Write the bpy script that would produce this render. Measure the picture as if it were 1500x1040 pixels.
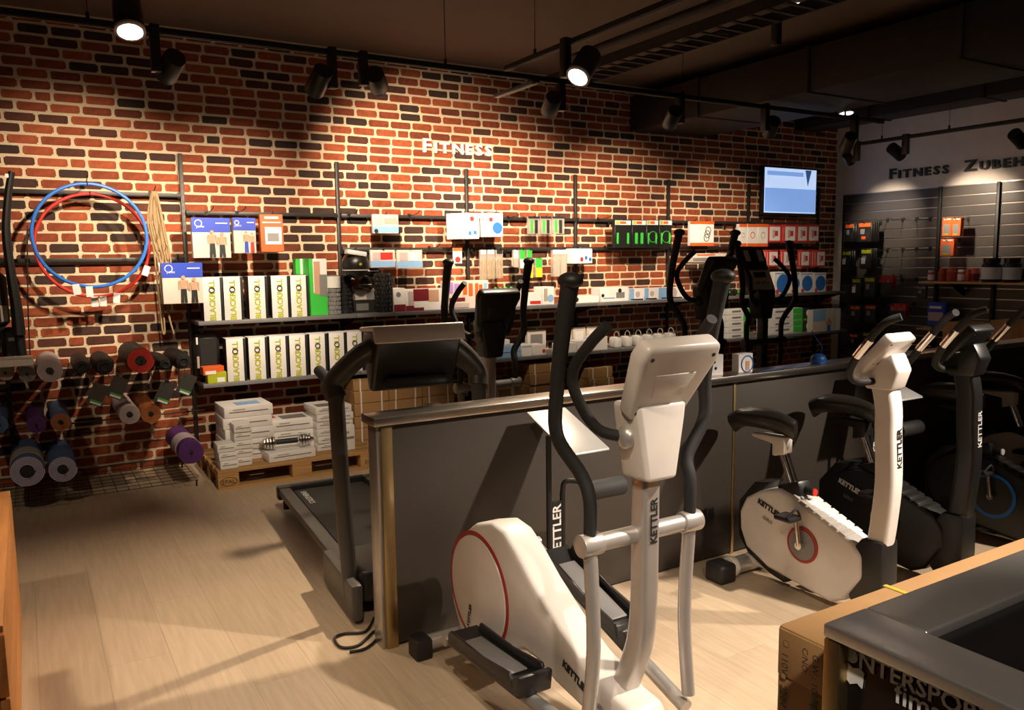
import bpy, bmesh, math, random
from mathutils import Vector, Matrix
random.seed(7)
for o in list(bpy.data.objects): bpy.data.objects.remove(o)
sc = bpy.context.scene
COL = sc.collection

# ------------------------------------------------------------------ camera
FPX, YAW, PITCH, ROLL, EYE = 1176.46, .543443, -.117055, .012791, 1.6
fw = Vector((math.sin(YAW)*math.cos(PITCH), math.cos(YAW)*math.cos(PITCH), math.sin(PITCH)))
rt0 = fw.cross(Vector((0, 0, 1))).normalized(); dn0 = fw.cross(rt0)
RT = math.cos(ROLL)*rt0 + math.sin(ROLL)*dn0
DN = -math.sin(ROLL)*rt0 + math.cos(ROLL)*dn0
CAM = Vector((0, 0, EYE))
cd = bpy.data.cameras.new('camera'); cam = bpy.data.objects.new('camera', cd); COL.objects.link(cam)
cd.sensor_width = 36; cd.lens = FPX/1500*36; cd.clip_start = .05
m3 = Matrix((RT, -DN, -fw)).transposed()
cam.matrix_world = Matrix.Translation(CAM) @ m3.to_4x4()
sc.camera = cam
def ray(x, y): return fw + RT*((x-750)/FPX) + DN*((y-520)/FPX)
def aY(x, y, Y): v = ray(x, y); return CAM + v*(Y/v.y)       # the point of the plane Y that shows at a pixel
def aX(x, y, X): v = ray(x, y); return CAM + v*(X/v.x)
def aZ(x, y, Z=0.): v = ray(x, y); return CAM + v*((Z-EYE)/v.z)

# ------------------------------------------------------------------ world, exposure, lights
w = bpy.data.worlds.new('world'); sc.world = w; w.use_nodes = True
w.node_tree.nodes['Background'].inputs[0].default_value = (1, .8, .62, 1)
w.node_tree.nodes['Background'].inputs[1].default_value = .011
sc.view_settings.view_transform = 'Standard'; sc.view_settings.look = 'None'
sc.view_settings.exposure = 0.0; sc.view_settings.gamma = 1
sc.view_settings.use_curve_mapping = False
WARM = (1, .80, .58)
def spot(p, t, power, deg=50, blend=.6, r=.045, col=WARM):
    l = bpy.data.lights.new('spot_light', 'SPOT'); l.energy = power; l.spot_size = math.radians(deg)
    l.spot_blend = blend; l.shadow_soft_size = r; l.color = col
    o = bpy.data.objects.new('spot_light', l); COL.objects.link(o)
    o.location = p; o.rotation_euler = (Vector(t)-Vector(p)).to_track_quat('-Z', 'Y').to_euler()
# unseen spots without fixtures, added out of the frame to light the sales floor
COOLER = (1, .86, .71)
spot((3.4, .7, 2.9), (1.95, 2.15, .1), 620, 48, .5, .05, COOLER)
spot((4.9, .5, 2.9), (3.35, 2.2, .2), 620, 46, .5, .05, COOLER)
spot((.2, .9, 2.9), (1.6, 2.4, .6), 120, 40, .6)
spot((-.7, 3.0, 2.9), (.1, 6.2, .5), 70, 26, .8)  # added fill that lifts the low striped mats
spot((.9, 2.6, 2.9), (1.75, 6.1, .35), 330, 34, .8)  # added fill for the white boxes on the pallet
spot((-1.3, 2.4, 2.9), (-.2, 3.3, 0), 130, 56, .7)
spot((.45, -.6, 2.9), (1.45, .98, .75), 300, 36, .6, .05, COOLER)  # added fill for the counter rim and the carton side

# ------------------------------------------------------------------ materials
MATS = {}
def mat(name, c, rough=.6, metal=0., var=.12, scale=9., bump=0., emit=0., trans=0., stretch=None, alpha=1., spec=None):
    if name in MATS: return MATS[name]
    m = bpy.data.materials.new(name); m.use_nodes = True; nt = m.node_tree; b = nt.nodes['Principled BSDF']
    b.inputs['Roughness'].default_value = rough; b.inputs['Metallic'].default_value = metal
    if spec is not None: b.inputs['Specular IOR Level'].default_value = spec
    tc = nt.nodes.new('ShaderNodeTexCoord'); no = nt.nodes.new('ShaderNodeTexNoise')
    no.inputs['Scale'].default_value = scale; no.inputs['Detail'].default_value = 4
    if stretch:
        mp = nt.nodes.new('ShaderNodeMapping'); mp.inputs['Scale'].default_value = stretch
        nt.links.new(tc.outputs['Object'], mp.inputs[0]); nt.links.new(mp.outputs[0], no.inputs[0])
    else: nt.links.new(tc.outputs['Object'], no.inputs[0])
    mx = nt.nodes.new('ShaderNodeMix'); mx.data_type = 'RGBA'
    mx.inputs[6].default_value = [x*(1-var) for x in c]+[1]; mx.inputs[7].default_value = [min(1, x*(1+var)) for x in c]+[1]
    nt.links.new(no.outputs[0], mx.inputs[0]); nt.links.new(mx.outputs[2], b.inputs['Base Color'])
    if bump:
        bp = nt.nodes.new('ShaderNodeBump'); bp.inputs['Strength'].default_value = bump; bp.inputs['Distance'].default_value = .01
        nt.links.new(no.outputs[0], bp.inputs['Height']); nt.links.new(bp.outputs[0], b.inputs['Normal'])
    if emit:
        nt.links.new(mx.outputs[2], b.inputs['Emission Color']); b.inputs['Emission Strength'].default_value = emit
    if trans: b.inputs['Transmission Weight'].default_value = trans
    if alpha < 1: b.inputs['Alpha'].default_value = alpha
    MATS[name] = m; return m
def rampmat(name, src, stops, rough=.85, bump=.25):
    m = bpy.data.materials.new(name); m.use_nodes = True; nt = m.node_tree; b = nt.nodes['Principled BSDF']
    b.inputs['Roughness'].default_value = rough
    if src == 'object': s = nt.nodes.new('ShaderNodeObjectInfo').outputs['Random']
    else: s = nt.nodes.new('ShaderNodeNewGeometry').outputs['Random Per Island']
    r = nt.nodes.new('ShaderNodeValToRGB'); r.color_ramp.interpolation = 'LINEAR'
    while len(r.color_ramp.elements) < len(stops): r.color_ramp.elements.new(.5)
    for e, (p, c) in zip(r.color_ramp.elements, stops): e.position = p; e.color = (*c, 1)
    nt.links.new(s, r.inputs[0])
    tc = nt.nodes.new('ShaderNodeTexCoord'); no = nt.nodes.new('ShaderNodeTexNoise'); no.inputs['Scale'].default_value = 28; no.inputs['Detail'].default_value = 6
    nt.links.new(tc.outputs['Object'], no.inputs[0])
    mx = nt.nodes.new('ShaderNodeMix'); mx.data_type = 'RGBA'; mx.blend_type = 'MULTIPLY'; mx.inputs[0].default_value = .55
    cr = nt.nodes.new('ShaderNodeValToRGB'); cr.color_ramp.elements[0].color = (.45, .42, .4, 1); cr.color_ramp.elements[1].color = (1.25, 1.2, 1.2, 1)
    cr.color_ramp.elements[0].position = .3; cr.color_ramp.elements[1].position = .7
    nt.links.new(no.outputs[0], cr.inputs[0]); nt.links.new(r.outputs[0], mx.inputs[6]); nt.links.new(cr.outputs[0], mx.inputs[7])
    nt.links.new(mx.outputs[2], b.inputs['Base Color'])
    bp = nt.nodes.new('ShaderNodeBump'); bp.inputs['Strength'].default_value = bump; bp.inputs['Distance'].default_value = .008
    nt.links.new(no.outputs[0], bp.inputs['Height']); nt.links.new(bp.outputs[0], b.inputs['Normal'])
    MATS[name] = m; return m
BR = [(0, (.035, .017, .012)), (.16, (.05, .02, .014)), (.27, (.10, .026, .012)), (.34, (.21, .042, .014)), (.7, (.30, .062, .018)), (1, (.37, .085, .028))]
rampmat('brick_piece', 'object', BR); rampmat('brick_bulk', 'island', BR)
PL = [(0, (.49, .375, .255)), (.5, (.52, .40, .275)), (1, (.545, .42, .29))]
def plankmat():
    m = rampmat('floor_plank', 'object', PL, .45, .04); nt = m.node_tree
    no = [n for n in nt.nodes if n.type == 'TEX_NOISE'][0]; no.inputs['Scale'].default_value = 5
    tc = [n for n in nt.nodes if n.type == 'TEX_COORD'][0]; mp = nt.nodes.new('ShaderNodeMapping'); mp.inputs['Scale'].default_value = (9, .6, 1)
    nt.links.new(tc.outputs['Object'], mp.inputs[0]); nt.links.new(mp.outputs[0], no.inputs[0])
    cr = [n for n in nt.nodes if n.type == 'VALTORGB'][1]; cr.color_ramp.elements[0].color = (.72, .69, .66, 1); cr.color_ramp.elements[1].color = (1.08, 1.08, 1.08, 1)
plankmat()
mat('mortar', (.70, .55, .37), .95, bump=.5, scale=60)
mat('ceiling_concrete', (.16, .12, .09), .9, bump=.3, scale=3)
mat('white_wall', (.8, .71, .65), .85)
mat('black_metal', (.012, .011, .011), .5, .2)
mat('duct_metal', (.014, .011, .009), .7)
mat('steel', (.55, .5, .45), .28, 1., scale=4, stretch=(1, 1, 30), var=.08)
mat('brass_trim', (.50, .37, .18), .35, 1.)
mat('steel_dark', (.46, .44, .42), .33, .86, scale=3)
mat('upright_grey', (.05, .047, .045), .45, .6)
mat('shelf_grey', (.20, .195, .2), .5, .3)
mat('panel_grey', (.045, .035, .028), .55, .1, scale=120, var=.15)
mat('machine_white', (.74, .68, .63), .32)
mat('machine_silver', (.50, .46, .43), .33, .55)
mat('machine_grey', (.24, .23, .225), .45, .2)
mat('tread_grey', (.10, .092, .085), .4, .3)
mat('rubber', (.012, .011, .011), .55)
mat('foam', (.016, .015, .015), .7, bump=.15, scale=200)
mat('plastic_black', (.014, .013, .013), .38)
mat('leather_black', (.02, .016, .014), .33, bump=.1, scale=90)
mat('red_trim', (.36, .025, .02), .4)
mat('red', (.55, .03, .02), .5); mat('blue_ring', (.0, .12, .45), .45)
mat('lens', (1, .93, .82), .5, emit=14.); mat('lamp_rim', (.6, .55, .5), .4)
mat('print_white', (.78, .77, .76), .5); mat('print_black', (.015, .015, .015), .5)
mat('grey_plate', (.42, .41, .40), .4, .3)
mat('box_white', (.78, .75, .73), .5); mat('box_cream', (.62, .55, .48), .6)
mat('carton', (.40, .22, .085), .75, bump=.05, scale=14, var=.1); mat('strap_white', (.8, .78, .75), .4)
mat('tape_yellow', (.55, .40, .05), .4); mat('paper_green', (.48, .55, .38), .6)
mat('wood_pallet', (.42, .235, .085), .8, bump=.2, scale=12, stretch=(.4, 6, 6), var=.25)
mat('wood_crate', (.56, .23, .06), .6, bump=.1, scale=9, stretch=(5, .5, 5), var=.3)
mat('wood_board', (.55, .34, .13), .6, stretch=(1, 8, 8), var=.2)
mat('lime', (.40, .44, .01), .5); mat('green', (.04, .48, .05), .5); mat('orange', (.70, .11, .015), .5)
mat('hoop_blue', (.03, .17, .62), .35); mat('royal_blue', (.02, .06, .50), .5); mat('sky_blue', (.24, .42, .68), .5); mat('ball_blue', (.03, .15, .5), .4)
mat('skin', (.52, .30, .19), .6); mat('maroon', (.17, .012, .02), .5); mat('purple', (.10, .025, .16), .5); mat('lilac', (.38, .22, .55), .5)
mat('yellow', (.75, .56, .02), .5); mat('beige_rope', (.34, .23, .12), .9, bump=.4, scale=80)
mat('pink_grey', (.48, .38, .38), .8); mat('mat_orange', (.42, .13, .03), .7); mat('mat_blue', (.08, .14, .27), .7); mat('mat_lav', (.5, .45, .58), .8)
mat('clear_bag', (.55, .50, .44), .2, alpha=.45); mat('cable_grey', (.42, .35, .29), .5)
mat('slat_grey', (.07, .063, .06), .35, .25, var=.06); mat('slat_alu', (.5, .46, .42), .3, .9)
mat('screen_blue', (.20, .36, .74), .5, emit=.9, var=.05); mat('screen_pale', (.48, .62, .88), .5, emit=1.0, var=.04); mat('screen_dark', (.05, .12, .3), .5, emit=.5)
mat('lcd', (.05, .055, .045), .2); mat('tub_black', (.012, .01, .01), .3); mat('tub_red', (.42, .06, .025), .4)
mat('chrome', (.7, .66, .62), .12, 1.); mat('counter_black', (.006, .005, .005), .25)
M = MATS

# ------------------------------------------------------------------ mesh helpers
class MB:
    def __init__(s): s.bm = bmesh.new()
    def _xf(s, vs, mtx):
        if mtx is not None: bmesh.ops.transform(s.bm, matrix=mtx, verts=vs)
    def box(s, c, d, rot=None, mtx=None):
        r = bmesh.ops.create_cube(s.bm, size=1); vs = r['verts']
        bmesh.ops.scale(s.bm, vec=d, verts=vs)
        if rot: bmesh.ops.transform(s.bm, matrix=rot.to_4x4() if hasattr(rot, 'to_4x4') else rot, verts=vs)
        bmesh.ops.translate(s.bm, vec=c, verts=vs); s._xf(vs, mtx); return s
    def cyl(s, a, b, r, r2=None, n=20):
        a, b = Vector(a), Vector(b); d = b-a
        q = bmesh.ops.create_cone(s.bm, cap_ends=True, segments=n, radius1=r, radius2=r if r2 is None else r2, depth=d.length)
        mt = Matrix.Translation((a+b)/2) @ d.to_track_quat('Z', 'Y').to_matrix().to_4x4()
        bmesh.ops.transform(s.bm, matrix=mt, verts=q['verts']); return s
    def ball(s, c, r, sc_=(1, 1, 1), n=20):
        q = bmesh.ops.create_uvsphere(s.bm, u_segments=n, v_segments=n//2+2, radius=r)
        bmesh.ops.scale(s.bm, vec=sc_, verts=q['verts']); bmesh.ops.translate(s.bm, vec=c, verts=q['verts']); return s
    def tube(s, pts, r, n=12, sub=6, closed=False, flat=None, radii=None, sq=1.):
        P = [Vector(p) for p in pts]; N = len(P)
        if N > 2 and sub > 1:
            Q = []; RR = []
            rng = range(N if closed else N-1)
            for i in rng:
                g = lambda k: P[k % N] if closed else P[max(0, min(N-1, k))]
                p0, p1, p2, p3 = g(i-1), g(i), g(i+1), g(i+2)
                for k in range(sub):
                    t = k/sub
                    Q.append(.5*((2*p1)+(p2-p0)*t+(2*p0-5*p1+4*p2-p3)*t*t+(3*p1-p0-3*p2+p3)*t**3))
                    if radii: RR.append(radii[i]*(1-t)+radii[(i+1) % N]*t)
            if not closed:
                Q.append(P[-1])
                if radii: RR.append(radii[-1])
            P = Q
        else: RR = list(radii) if radii else None
        N = len(P); rings = []; up = None
        for i, p in enumerate(P):
            if closed: d = (P[(i+1) % N]-P[i-1])
            else: d = P[min(N-1, i+1)]-P[max(0, i-1)]
            d.normalize()
            if up is None:
                up = Vector((0, 0, 1)) if abs(d.z) < .9 else Vector((1, 0, 0))
            sd = d.cross(up).normalized(); up = sd.cross(d).normalized()
            rr = RR[i] if RR else r; fx, fy = flat or (1, 1)
            se = lambda c_: math.copysign(abs(c_)**sq, c_)
            rings.append([s.bm.verts.new(p+sd*(se(math.cos(2*math.pi*(k+.5)/n))*rr*fx)+up*(se(math.sin(2*math.pi*(k+.5)/n))*rr*fy)) for k in range(n)])
        for i in range(N if closed else N-1):
            a, b = rings[i], rings[(i+1) % N]
            for k in range(n): s.bm.faces.new((a[k], a[(k+1) % n], b[(k+1) % n], b[k]))
        if not closed:
            s.bm.faces.new(rings[0][::-1]); s.bm.faces.new(rings[-1])
        return s
    def prism(s, prof, x0, x1, axis='X'):
        # prof: outline in the two other axes (X: (y,z); Y: (x,z); Z: (x,y))
        def mk(u, v, t): return {'X': (t, u, v), 'Y': (u, t, v), 'Z': (u, v, t)}[axis]
        a = [s.bm.verts.new(mk(u, v, x0)) for u, v in prof]; b = [s.bm.verts.new(mk(u, v, x1)) for u, v in prof]
        s.bm.faces.new(a[::-1]); s.bm.faces.new(b); n = len(a)
        for i in range(n): s.bm.faces.new((a[i], a[(i+1) % n], b[(i+1) % n], b[i]))
        return s
    def ring(s, c, R, r, axis='X', n=48, flat=(1, 1)):
        c = Vector(c); pts = []
        for k in range(n):
            a = 2*math.pi*k/n; u, v = math.cos(a)*R, math.sin(a)*R
            pts.append(c+Vector({'X': (0, u, v), 'Y': (u, 0, v), 'Z': (u, v, 0)}[axis]))
        return s.tube(pts, r, 8, 1, True, flat)
    def lathe(s, prof, c=(0, 0, 0), n=24):
        c = Vector(c); rings = []
        for r, z in prof: rings.append([s.bm.verts.new(c+Vector((math.cos(2*math.pi*k/n)*r, math.sin(2*math.pi*k/n)*r, z))) for k in range(n)])
        for a, b in zip(rings, rings[1:]):
            for k in range(n): s.bm.faces.new((a[k], a[(k+1) % n], b[(k+1) % n], b[k]))
        s.bm.faces.new(rings[0][::-1]); s.bm.faces.new(rings[-1]); return s
    def mesh(s, name, bev=0., seg=2, smooth=True):
        bm = s.bm; bmesh.ops.recalc_face_normals(bm, faces=bm.faces)
        if bev:
            es = [e for e in bm.edges if len(e.link_faces) == 2 and e.calc_face_angle(0) > .6]
            bmesh.ops.bevel(bm, geom=es, offset=bev, segments=seg, affect='EDGES', profile=.5, clamp_overlap=True)
        me = bpy.data.meshes.new(name); bm.to_mesh(me); bm.free()
        if smooth:
            for p in me.polygons: p.use_smooth = True
            me.set_sharp_from_angle(angle=math.radians(38))
        return me
    def build(s, name, material, parent=None, bev=0., seg=2, loc=(0, 0, 0), smooth=True):
        me = s.mesh(name, bev, seg, smooth); return link(name, me, material, parent, loc)
def link(name, me, material, parent=None, loc=(0, 0, 0)):
    if material is not None and not me.materials: me.materials.append(M[material] if isinstance(material, str) else material)
    o = bpy.data.objects.new(name, me); COL.objects.link(o); o.location = loc
    if parent is not None: o.parent = parent
    return o
def tag(o, label=None, cat=None, group=None, kind=None):
    if label: o['label'] = label
    if cat: o['category'] = cat
    if group: o['group'] = group
    if kind: o['kind'] = kind
    return o
def thing(name, label, cat, loc=(0, 0, 0), rz=0., group=None):
    o = bpy.data.objects.new(name, None); COL.objects.link(o); o.location = loc; o.rotation_euler = (0, 0, rz)
    o.empty_display_size = .1
    return tag(o, label, cat, group)
def kids(o): return [c for c in bpy.data.objects if c.parent == o]
def copy_tree(o, parent=None, loc=None, label=None, rz=None):
    c = o.copy(); COL.objects.link(c)
    if parent is not None: c.parent = parent
    if loc is not None: c.location = loc
    if rz is not None: c.rotation_euler = (0, 0, rz)
    if label: c['label'] = label
    for k in kids(o): copy_tree(k, c)
    return c
TXT = {}
def text_mesh(t, size, ext=.001, bold=.0, sx=1.):
    k = (t, size, ext, bold, sx)
    if k in TXT: return TXT[k]
    cu = bpy.data.curves.new('lettering', 'FONT'); cu.body = t; cu.size = size; cu.extrude = ext; cu.offset = bold; cu.resolution_u = 2
    o = bpy.data.objects.new('lettering', cu); COL.objects.link(o); bpy.context.view_layer.update()
    me = bpy.data.meshes.new_from_object(o.evaluated_get(bpy.context.evaluated_depsgraph_get()))
    bpy.data.objects.remove(o); me.name = 'lettering'
    if sx != 1.: me.transform(Matrix.Diagonal((sx, 1, 1, 1)))
    TXT[k] = me; return me
def text(t, size, material, parent, loc, xd, yd, name='lettering', ext=.001, bold=0., center=True, sx=1.):
    me = text_mesh(t, size, ext, bold, sx)
    me = me.copy(); me.materials.clear()
    xd, yd = Vector(xd).normalized(), Vector(yd).normalized(); zd = xd.cross(yd)
    xs = [v.co.x for v in me.vertices]; ox = (min(xs)+max(xs))/2 if center and xs else 0
    mt = Matrix((xd, yd, zd)).transposed().to_4x4(); me.transform(mt @ Matrix.Translation((-ox, 0, 0)))
    return link(name, me, material, parent, loc)
UPZ, LFT, DNY = (0, 0, 1), (-1, 0, 0), (0, -1, 0)

# ================================================================== SETTING
D = 6.77          # face of the brick wall
XR = 8.955        # face of the right wall
CZ = 3.40
XL = -1.6
def struct(o): o['kind'] = 'structure'; return o
fl = struct(MB().box(((XL+XR)/2, 2.9, -.03), (XR-XL+.4, 8.2, .05)).build('floor', 'floor_plank'))
# planks
pm = []
W_, L_ = .235, 1.6
pme = MB().box((0, 0, 0), (W_-.0006, L_-.0006, .006)).mesh('plank')
k = 0; ix = 0
x = -1.0
while x < XR-.02:
    off = (ix*.57) % L_
    y = -1.0+off-L_
    while y < D:
        y0, y1 = max(y, -1.0), min(y+L_, D-.01)
        if y1-y0 > .1 and k < 298 and (y1 > .4):
            o = link('plank', pme, 'floor_plank', fl, (x+W_/2, (y0+y1)/2, .002 - fl.location.z)); o.scale = (1, (y1-y0)/L_, 1); k += 1
        y += L_
    ix += 1; x += W_
# brick wall: recessed mortar bed with proud brick slips
wb = struct(MB().box(((XL+XR)/2, D+.051, CZ/2), (XR-XL+.1, .1, CZ)).build('wall_back', 'mortar'))
BW, BH = .2065, .0765
def brick_mesh(v):
    rnd = random.Random(v); b = bmesh.new(); bmesh.ops.create_cube(b, size=1)
    bmesh.ops.scale(b, vec=(BW-.021, .016, BH-.0195), verts=b.verts)
    es = [e for e in b.edges if abs(e.verts[0].co.y-e.verts[1].co.y) > .01]
    bmesh.ops.bevel(b, geom=es, offset=.006+.003*rnd.random(), segments=2, affect='EDGES')
    for q in b.verts: q.co.x += rnd.uniform(-.003, .003); q.co.z += rnd.uniform(-.0022, .0022)
    me = bpy.data.meshes.new('brick'); b.to_mesh(me); b.free(); return me
bms = [brick_mesh(i) for i in range(8)]
for me in bms: me.materials.append(M['brick_piece'])
cells = []
for r in range(int(CZ/BH)):
    z = .012+BH*(r+.5); sh = (0 if r % 2 else .5)*BW+((r*7) % 5-2)*.008
    n = 0; x = XL+sh
    while x < XR-.02:
        w_ = BW
        if random.random() < .045: w_ = BW*.55
        x1 = min(x+w_, XR); cells.append((x, x1, z)); x = x1
def vis(c):
    x = (c[0]+c[1])/2; z = c[2]
    if x < -.02 or z > 3.2 or z < .78: return 9e9
    if x > 1.0 and z < 1.5: return 9e9
    if x < .25 and z < 1.05: return 9e9
    return (Vector((x, D, z))-CAM).length
order = sorted(range(len(cells)), key=lambda i: vis(cells[i])); near = set(order[:300])
bulk = bmesh.new()
for i, (x0, x1, z) in enumerate(cells):
    if x1-x0 < .03: continue
    me = bms[i % 8]; s = (x1-x0-.021)/(BW-.021); dy = random.uniform(-.0025, .0025)
    if i in near:
        o = link('brick', me, None, wb, ((x0+x1)/2-wb.location.x, D+.002+dy-wb.location.y, z-wb.location.z)); o.scale = (s, 1, 1)
    else:
        tmp = bmesh.new(); tmp.from_mesh(me)
        bmesh.ops.scale(tmp, vec=(s, 1, 1), verts=tmp.verts); bmesh.ops.translate(tmp, vec=((x0+x1)/2, D+.002+dy, z), verts=tmp.verts)
        t2 = bpy.data.meshes.new('t'); tmp.to_mesh(t2); tmp.free(); bulk.from_mesh(t2); bpy.data.meshes.remove(t2)
me = bpy.data.meshes.new('brick_courses'); bulk.to_mesh(me); bulk.free(); me.materials.append(M['brick_bulk'])
o = link('brick_courses', me, None, wb); o['kind'] = 'stuff'
struct(MB().box((XR+.05, 2.9, CZ/2), (.1, 8.0, CZ)).build('wall_right', 'white_wall'))
struct(MB().box(((XL+XR)/2, 2.9, CZ+.05), (XR-XL+.4, 8.2, .1)).build('ceiling', 'ceiling_concrete'))

# ducts and tray under the ceiling
def duct(lbl, x0, x1, z0, z1, y0=-1., y1=D-.03, m='duct_metal', name='air_duct'):
    t = thing(name, lbl, 'duct', ((x0+x1)/2, (y0+y1)/2, z0))
    MB().box((0, 0, (z1-z0)/2), (x1-x0, y1-y0, z1-z0)).build('casing', m, t, .008)
    yy = y0+.5
    while yy < y1:
        MB().box((0, yy-(y0+y1)/2, (z1-z0)/2), (x1-x0+.03, .035, z1-z0+.02)).build('flange', m, t, .004); yy += 1.25
    return t
p = aY(920, 195, D); q = aY(1023, 199, D)
duct('wide black air duct running from the brick wall above the wall television side', p.x, q.x, 2.93, 3.28)
duct('narrow dark duct close to the white wall', 8.1, 8.5, 3.12, 3.36)
t = thing('cable_tray', 'dark ribbed cable tray hung beside the wide air duct', 'cable tray', (4.35, 2.8, 3.18))
MB().box((-.15, 0, .04), (.008, 7, .08)).box((.15, 0, .04), (.008, 7, .08)).build('side_rail', 'duct_metal', t)
for i in range(46): MB().box((0, -3.4+i*.15, .006), (.3, .03, .01)).build('rung', 'duct_metal', t)
def pipe(lbl, x, z, y0, y1, r=.025):
    o = MB().cyl((0, y0, 0), (0, y1, 0), r).build('ceiling_pipe', 'duct_metal', None, loc=(x, 0, z)); tag(o, lbl, 'pipe')
pipe('thin dark pipe under the ceiling right of the middle track', 3.62, 3.1, -.5, 5.2)

# ================================================================== LIGHT TRACKS AND SPOTLIGHTS
def track(lbl, a, b, wires, m='black_metal'):
    a, b = Vector(a), Vector(b); t = thing('light_track', lbl, 'light track', (a+b)/2)
    d = (b-a); L = d.length; ax = d.normalized()
    dims = (L, .036, .034) if abs(ax.x) > .5 else (.036, L, .034)
    MB().box((0, 0, 0), dims).build('rail', m, t, .003)
    MB().box((0, 0, -.0185), (dims[0]*.99 if abs(ax.x) > .5 else .012, dims[1]*.99 if abs(ax.x) <= .5 else .012, .004)).build('conductor_slot', 'upright_grey', t)
    for f in wires:
        p_ = ax*(f-.5)*L
        MB().cyl(p_+Vector((0, 0, .017)), p_+Vector((0, 0, CZ-a.z)), .0025, n=6).build('hanging_wire', 'black_metal', t)
        MB().cyl(p_+Vector((0, 0, .015)), p_+Vector((0, 0, .05)), .01, n=8).build('wire_clamp', 'black_metal', t)
T1Y = 4.9
z1 = aY(400, 74, T1Y).z+.03
track('long black light track running parallel to the brick wall', (-.9, T1Y, z1), (aY(1293, 189, T1Y).x, T1Y, z1), (.16, .42, .68, .93))
z2 = 2.93; e2 = aZ(741, 101, z2)
track('black light track running towards the brick wall over the sales floor', (e2.x, -.4, z2), (e2.x, e2.y, z2), (.3, .6, .93))
T3X = 7.75; z3 = aX(1400, 190, T3X).z
track('black light track hanging in front of the white wall', (T3X, .8, z3), (T3X, aX(1262, 210, T3X).y, z3), (.55, .8, .95))
T4X = .52
track('short black light track above the hula hoops side of the floor', (T4X, 2.6, 2.93), (T4X, 4.6, 2.93), (.2, .8))
TX5 = 6.85
track('black light track beyond the wide air duct', (TX5, .5, 3.02), (TX5, 5.3, 3.02), (.3, .7, .95))
def lamp(lbl, p, target, tz, power=0, deg=60, lit=True, r=.062, L=.17, blend=1., shift=(.09, 0), col=WARM):
    # p: centre of the can; tz: height of the track it hangs from; shift: driver box offset beside the can
    p = Vector(p); t = thing('track_spotlight', lbl, 'spotlight', (p.x+shift[0], p.y+shift[1], tz), group='track spotlights under the ceiling')
    c = Vector((-shift[0], -shift[1], p.z-tz)); d = (Vector(target)-p).normalized()
    bz = p.z-tz
    MB().box((0, 0, bz*.5-.005), (.05, .06, abs(bz)+.07)).build('driver_box', 'plastic_black', t, .004)
    MB().cyl((0, 0, bz*.9), c, .014, n=10).build('arm', 'black_metal', t)
    a, b = c-d*L*.5, c+d*L*.5
    can = MB().cyl(a, b, r*.93, r, 28).build('lamp_can', 'plastic_black', t, .004)
    MB().cyl(b-d*.012, b+d*.004, r*1.0, r*1.0, 28).build('front_ring', 'lamp_rim' if lit else 'plastic_black', can, .002)
    MB().cyl(b-d*.004, b+d*.0055, r*.80, r*.80, 28).build('lens', 'lens', can)
    if power: spot(p+d*(L*.5+.03), target, power, deg, blend, .04, col)
WY = D
lamp('black spotlight above the hula hoops with its box to the left', aY(250, 97, T1Y), (.4, WY, 1.85), z1, 230, 68, False, shift=(-.075, 0))
lamp('left black spotlight of the pair above the lime-lettered boxes', aY(467, 118, T1Y), (1.4, WY, 1.5), z1, 300, 76, False, shift=(.085, 0))
lamp('right black spotlight of the pair, tilted towards the white wall sign', aY(552, 118, T1Y), (3.1, WY, 2.15), z1, 500, 66, False, shift=(-.09, 0))
lamp('black spotlight below the crossing of the two light tracks', aY(808, 153, T1Y), (4.0, WY, 1.8), z1, 400, 70, False, shift=(.08, 0))
lamp('black spotlight in front of the wide air duct', aY(985, 172, T1Y), (5.3, WY, 1.65), z1, 340, 70, False, shift=(.08, 0))
lamp('black spotlight left of the wall television', aY(1130, 186, T1Y), (6.8, WY, 1.55), z1, 230, 60, False, shift=(-.08, 0))
lamp('tilted black spotlight near the end of the long track by the corner', aY(1243, 208, T1Y), (8.0, WY, 1.2), z1, 22, 46, False, shift=(.08, 0))
lamp('glowing spotlight at the upper left corner aimed down', aX(188, 24, T4X), (.5, 3.1, 0), 2.93, 90, 52, shift=(.03, .1), r=.07)
p = aX(856, 96, e2.x)
lamp('glowing spotlight on the middle track beside its black box', p, (.75, 3.35, 0), z2, 400, 74, shift=(-.02, .17), r=.075, L=.2)
p = aX(1239, 152, TX5)
lamp('glowing spotlight near the white wall corner pointing straight down', p, (p.x-.15, p.y-.4, 0), 3.02, 60, 60, shift=(0, .18), r=.075, L=.18)
p = aX(1168, -14, 4.9)
lamp('glowing spotlight cut off by the top edge above the cable tray side', p, (2.2, 1.3, .8), 3.2, 260, 44, shift=(0, .18), r=.075, L=.18)
lamp('small black spotlight closest to the corner on the white wall track', aX(1243, 232, T3X), (XR, 6.0, 1.95), z3, 150, 50, False, r=.05, L=.14, shift=(0, -.1))
lamp('black spotlight above the first letters of the black wall sign', aX(1313, 222, T3X), (XR, 4.95, 2.0), z3, 170, 54, False, shift=(0, -.1))
lamp('black spotlight at the right picture edge on the white wall track', aX(1492, 203, T3X), (XR, 3.9, 2.0), z3, 110, 52, False, shift=(0, -.1))
zk = z1-.03
t = thing('bracket_arm', 'pale grey metal arm sticking out below the long track', 'bracket', aZ(755, 131, zk))
a, b = aZ(726, 141, zk)-t.location, aZ(784, 121, zk)-t.location
MB().box((a+b)/2, (.05, (b-a).length, .026)).build('bar', 'shelf_grey', t, .003)
MB().box(b+Vector((0, -.02, .01)), (.03, .04, .04)).build('clamp', 'black_metal', t, .003)

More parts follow.
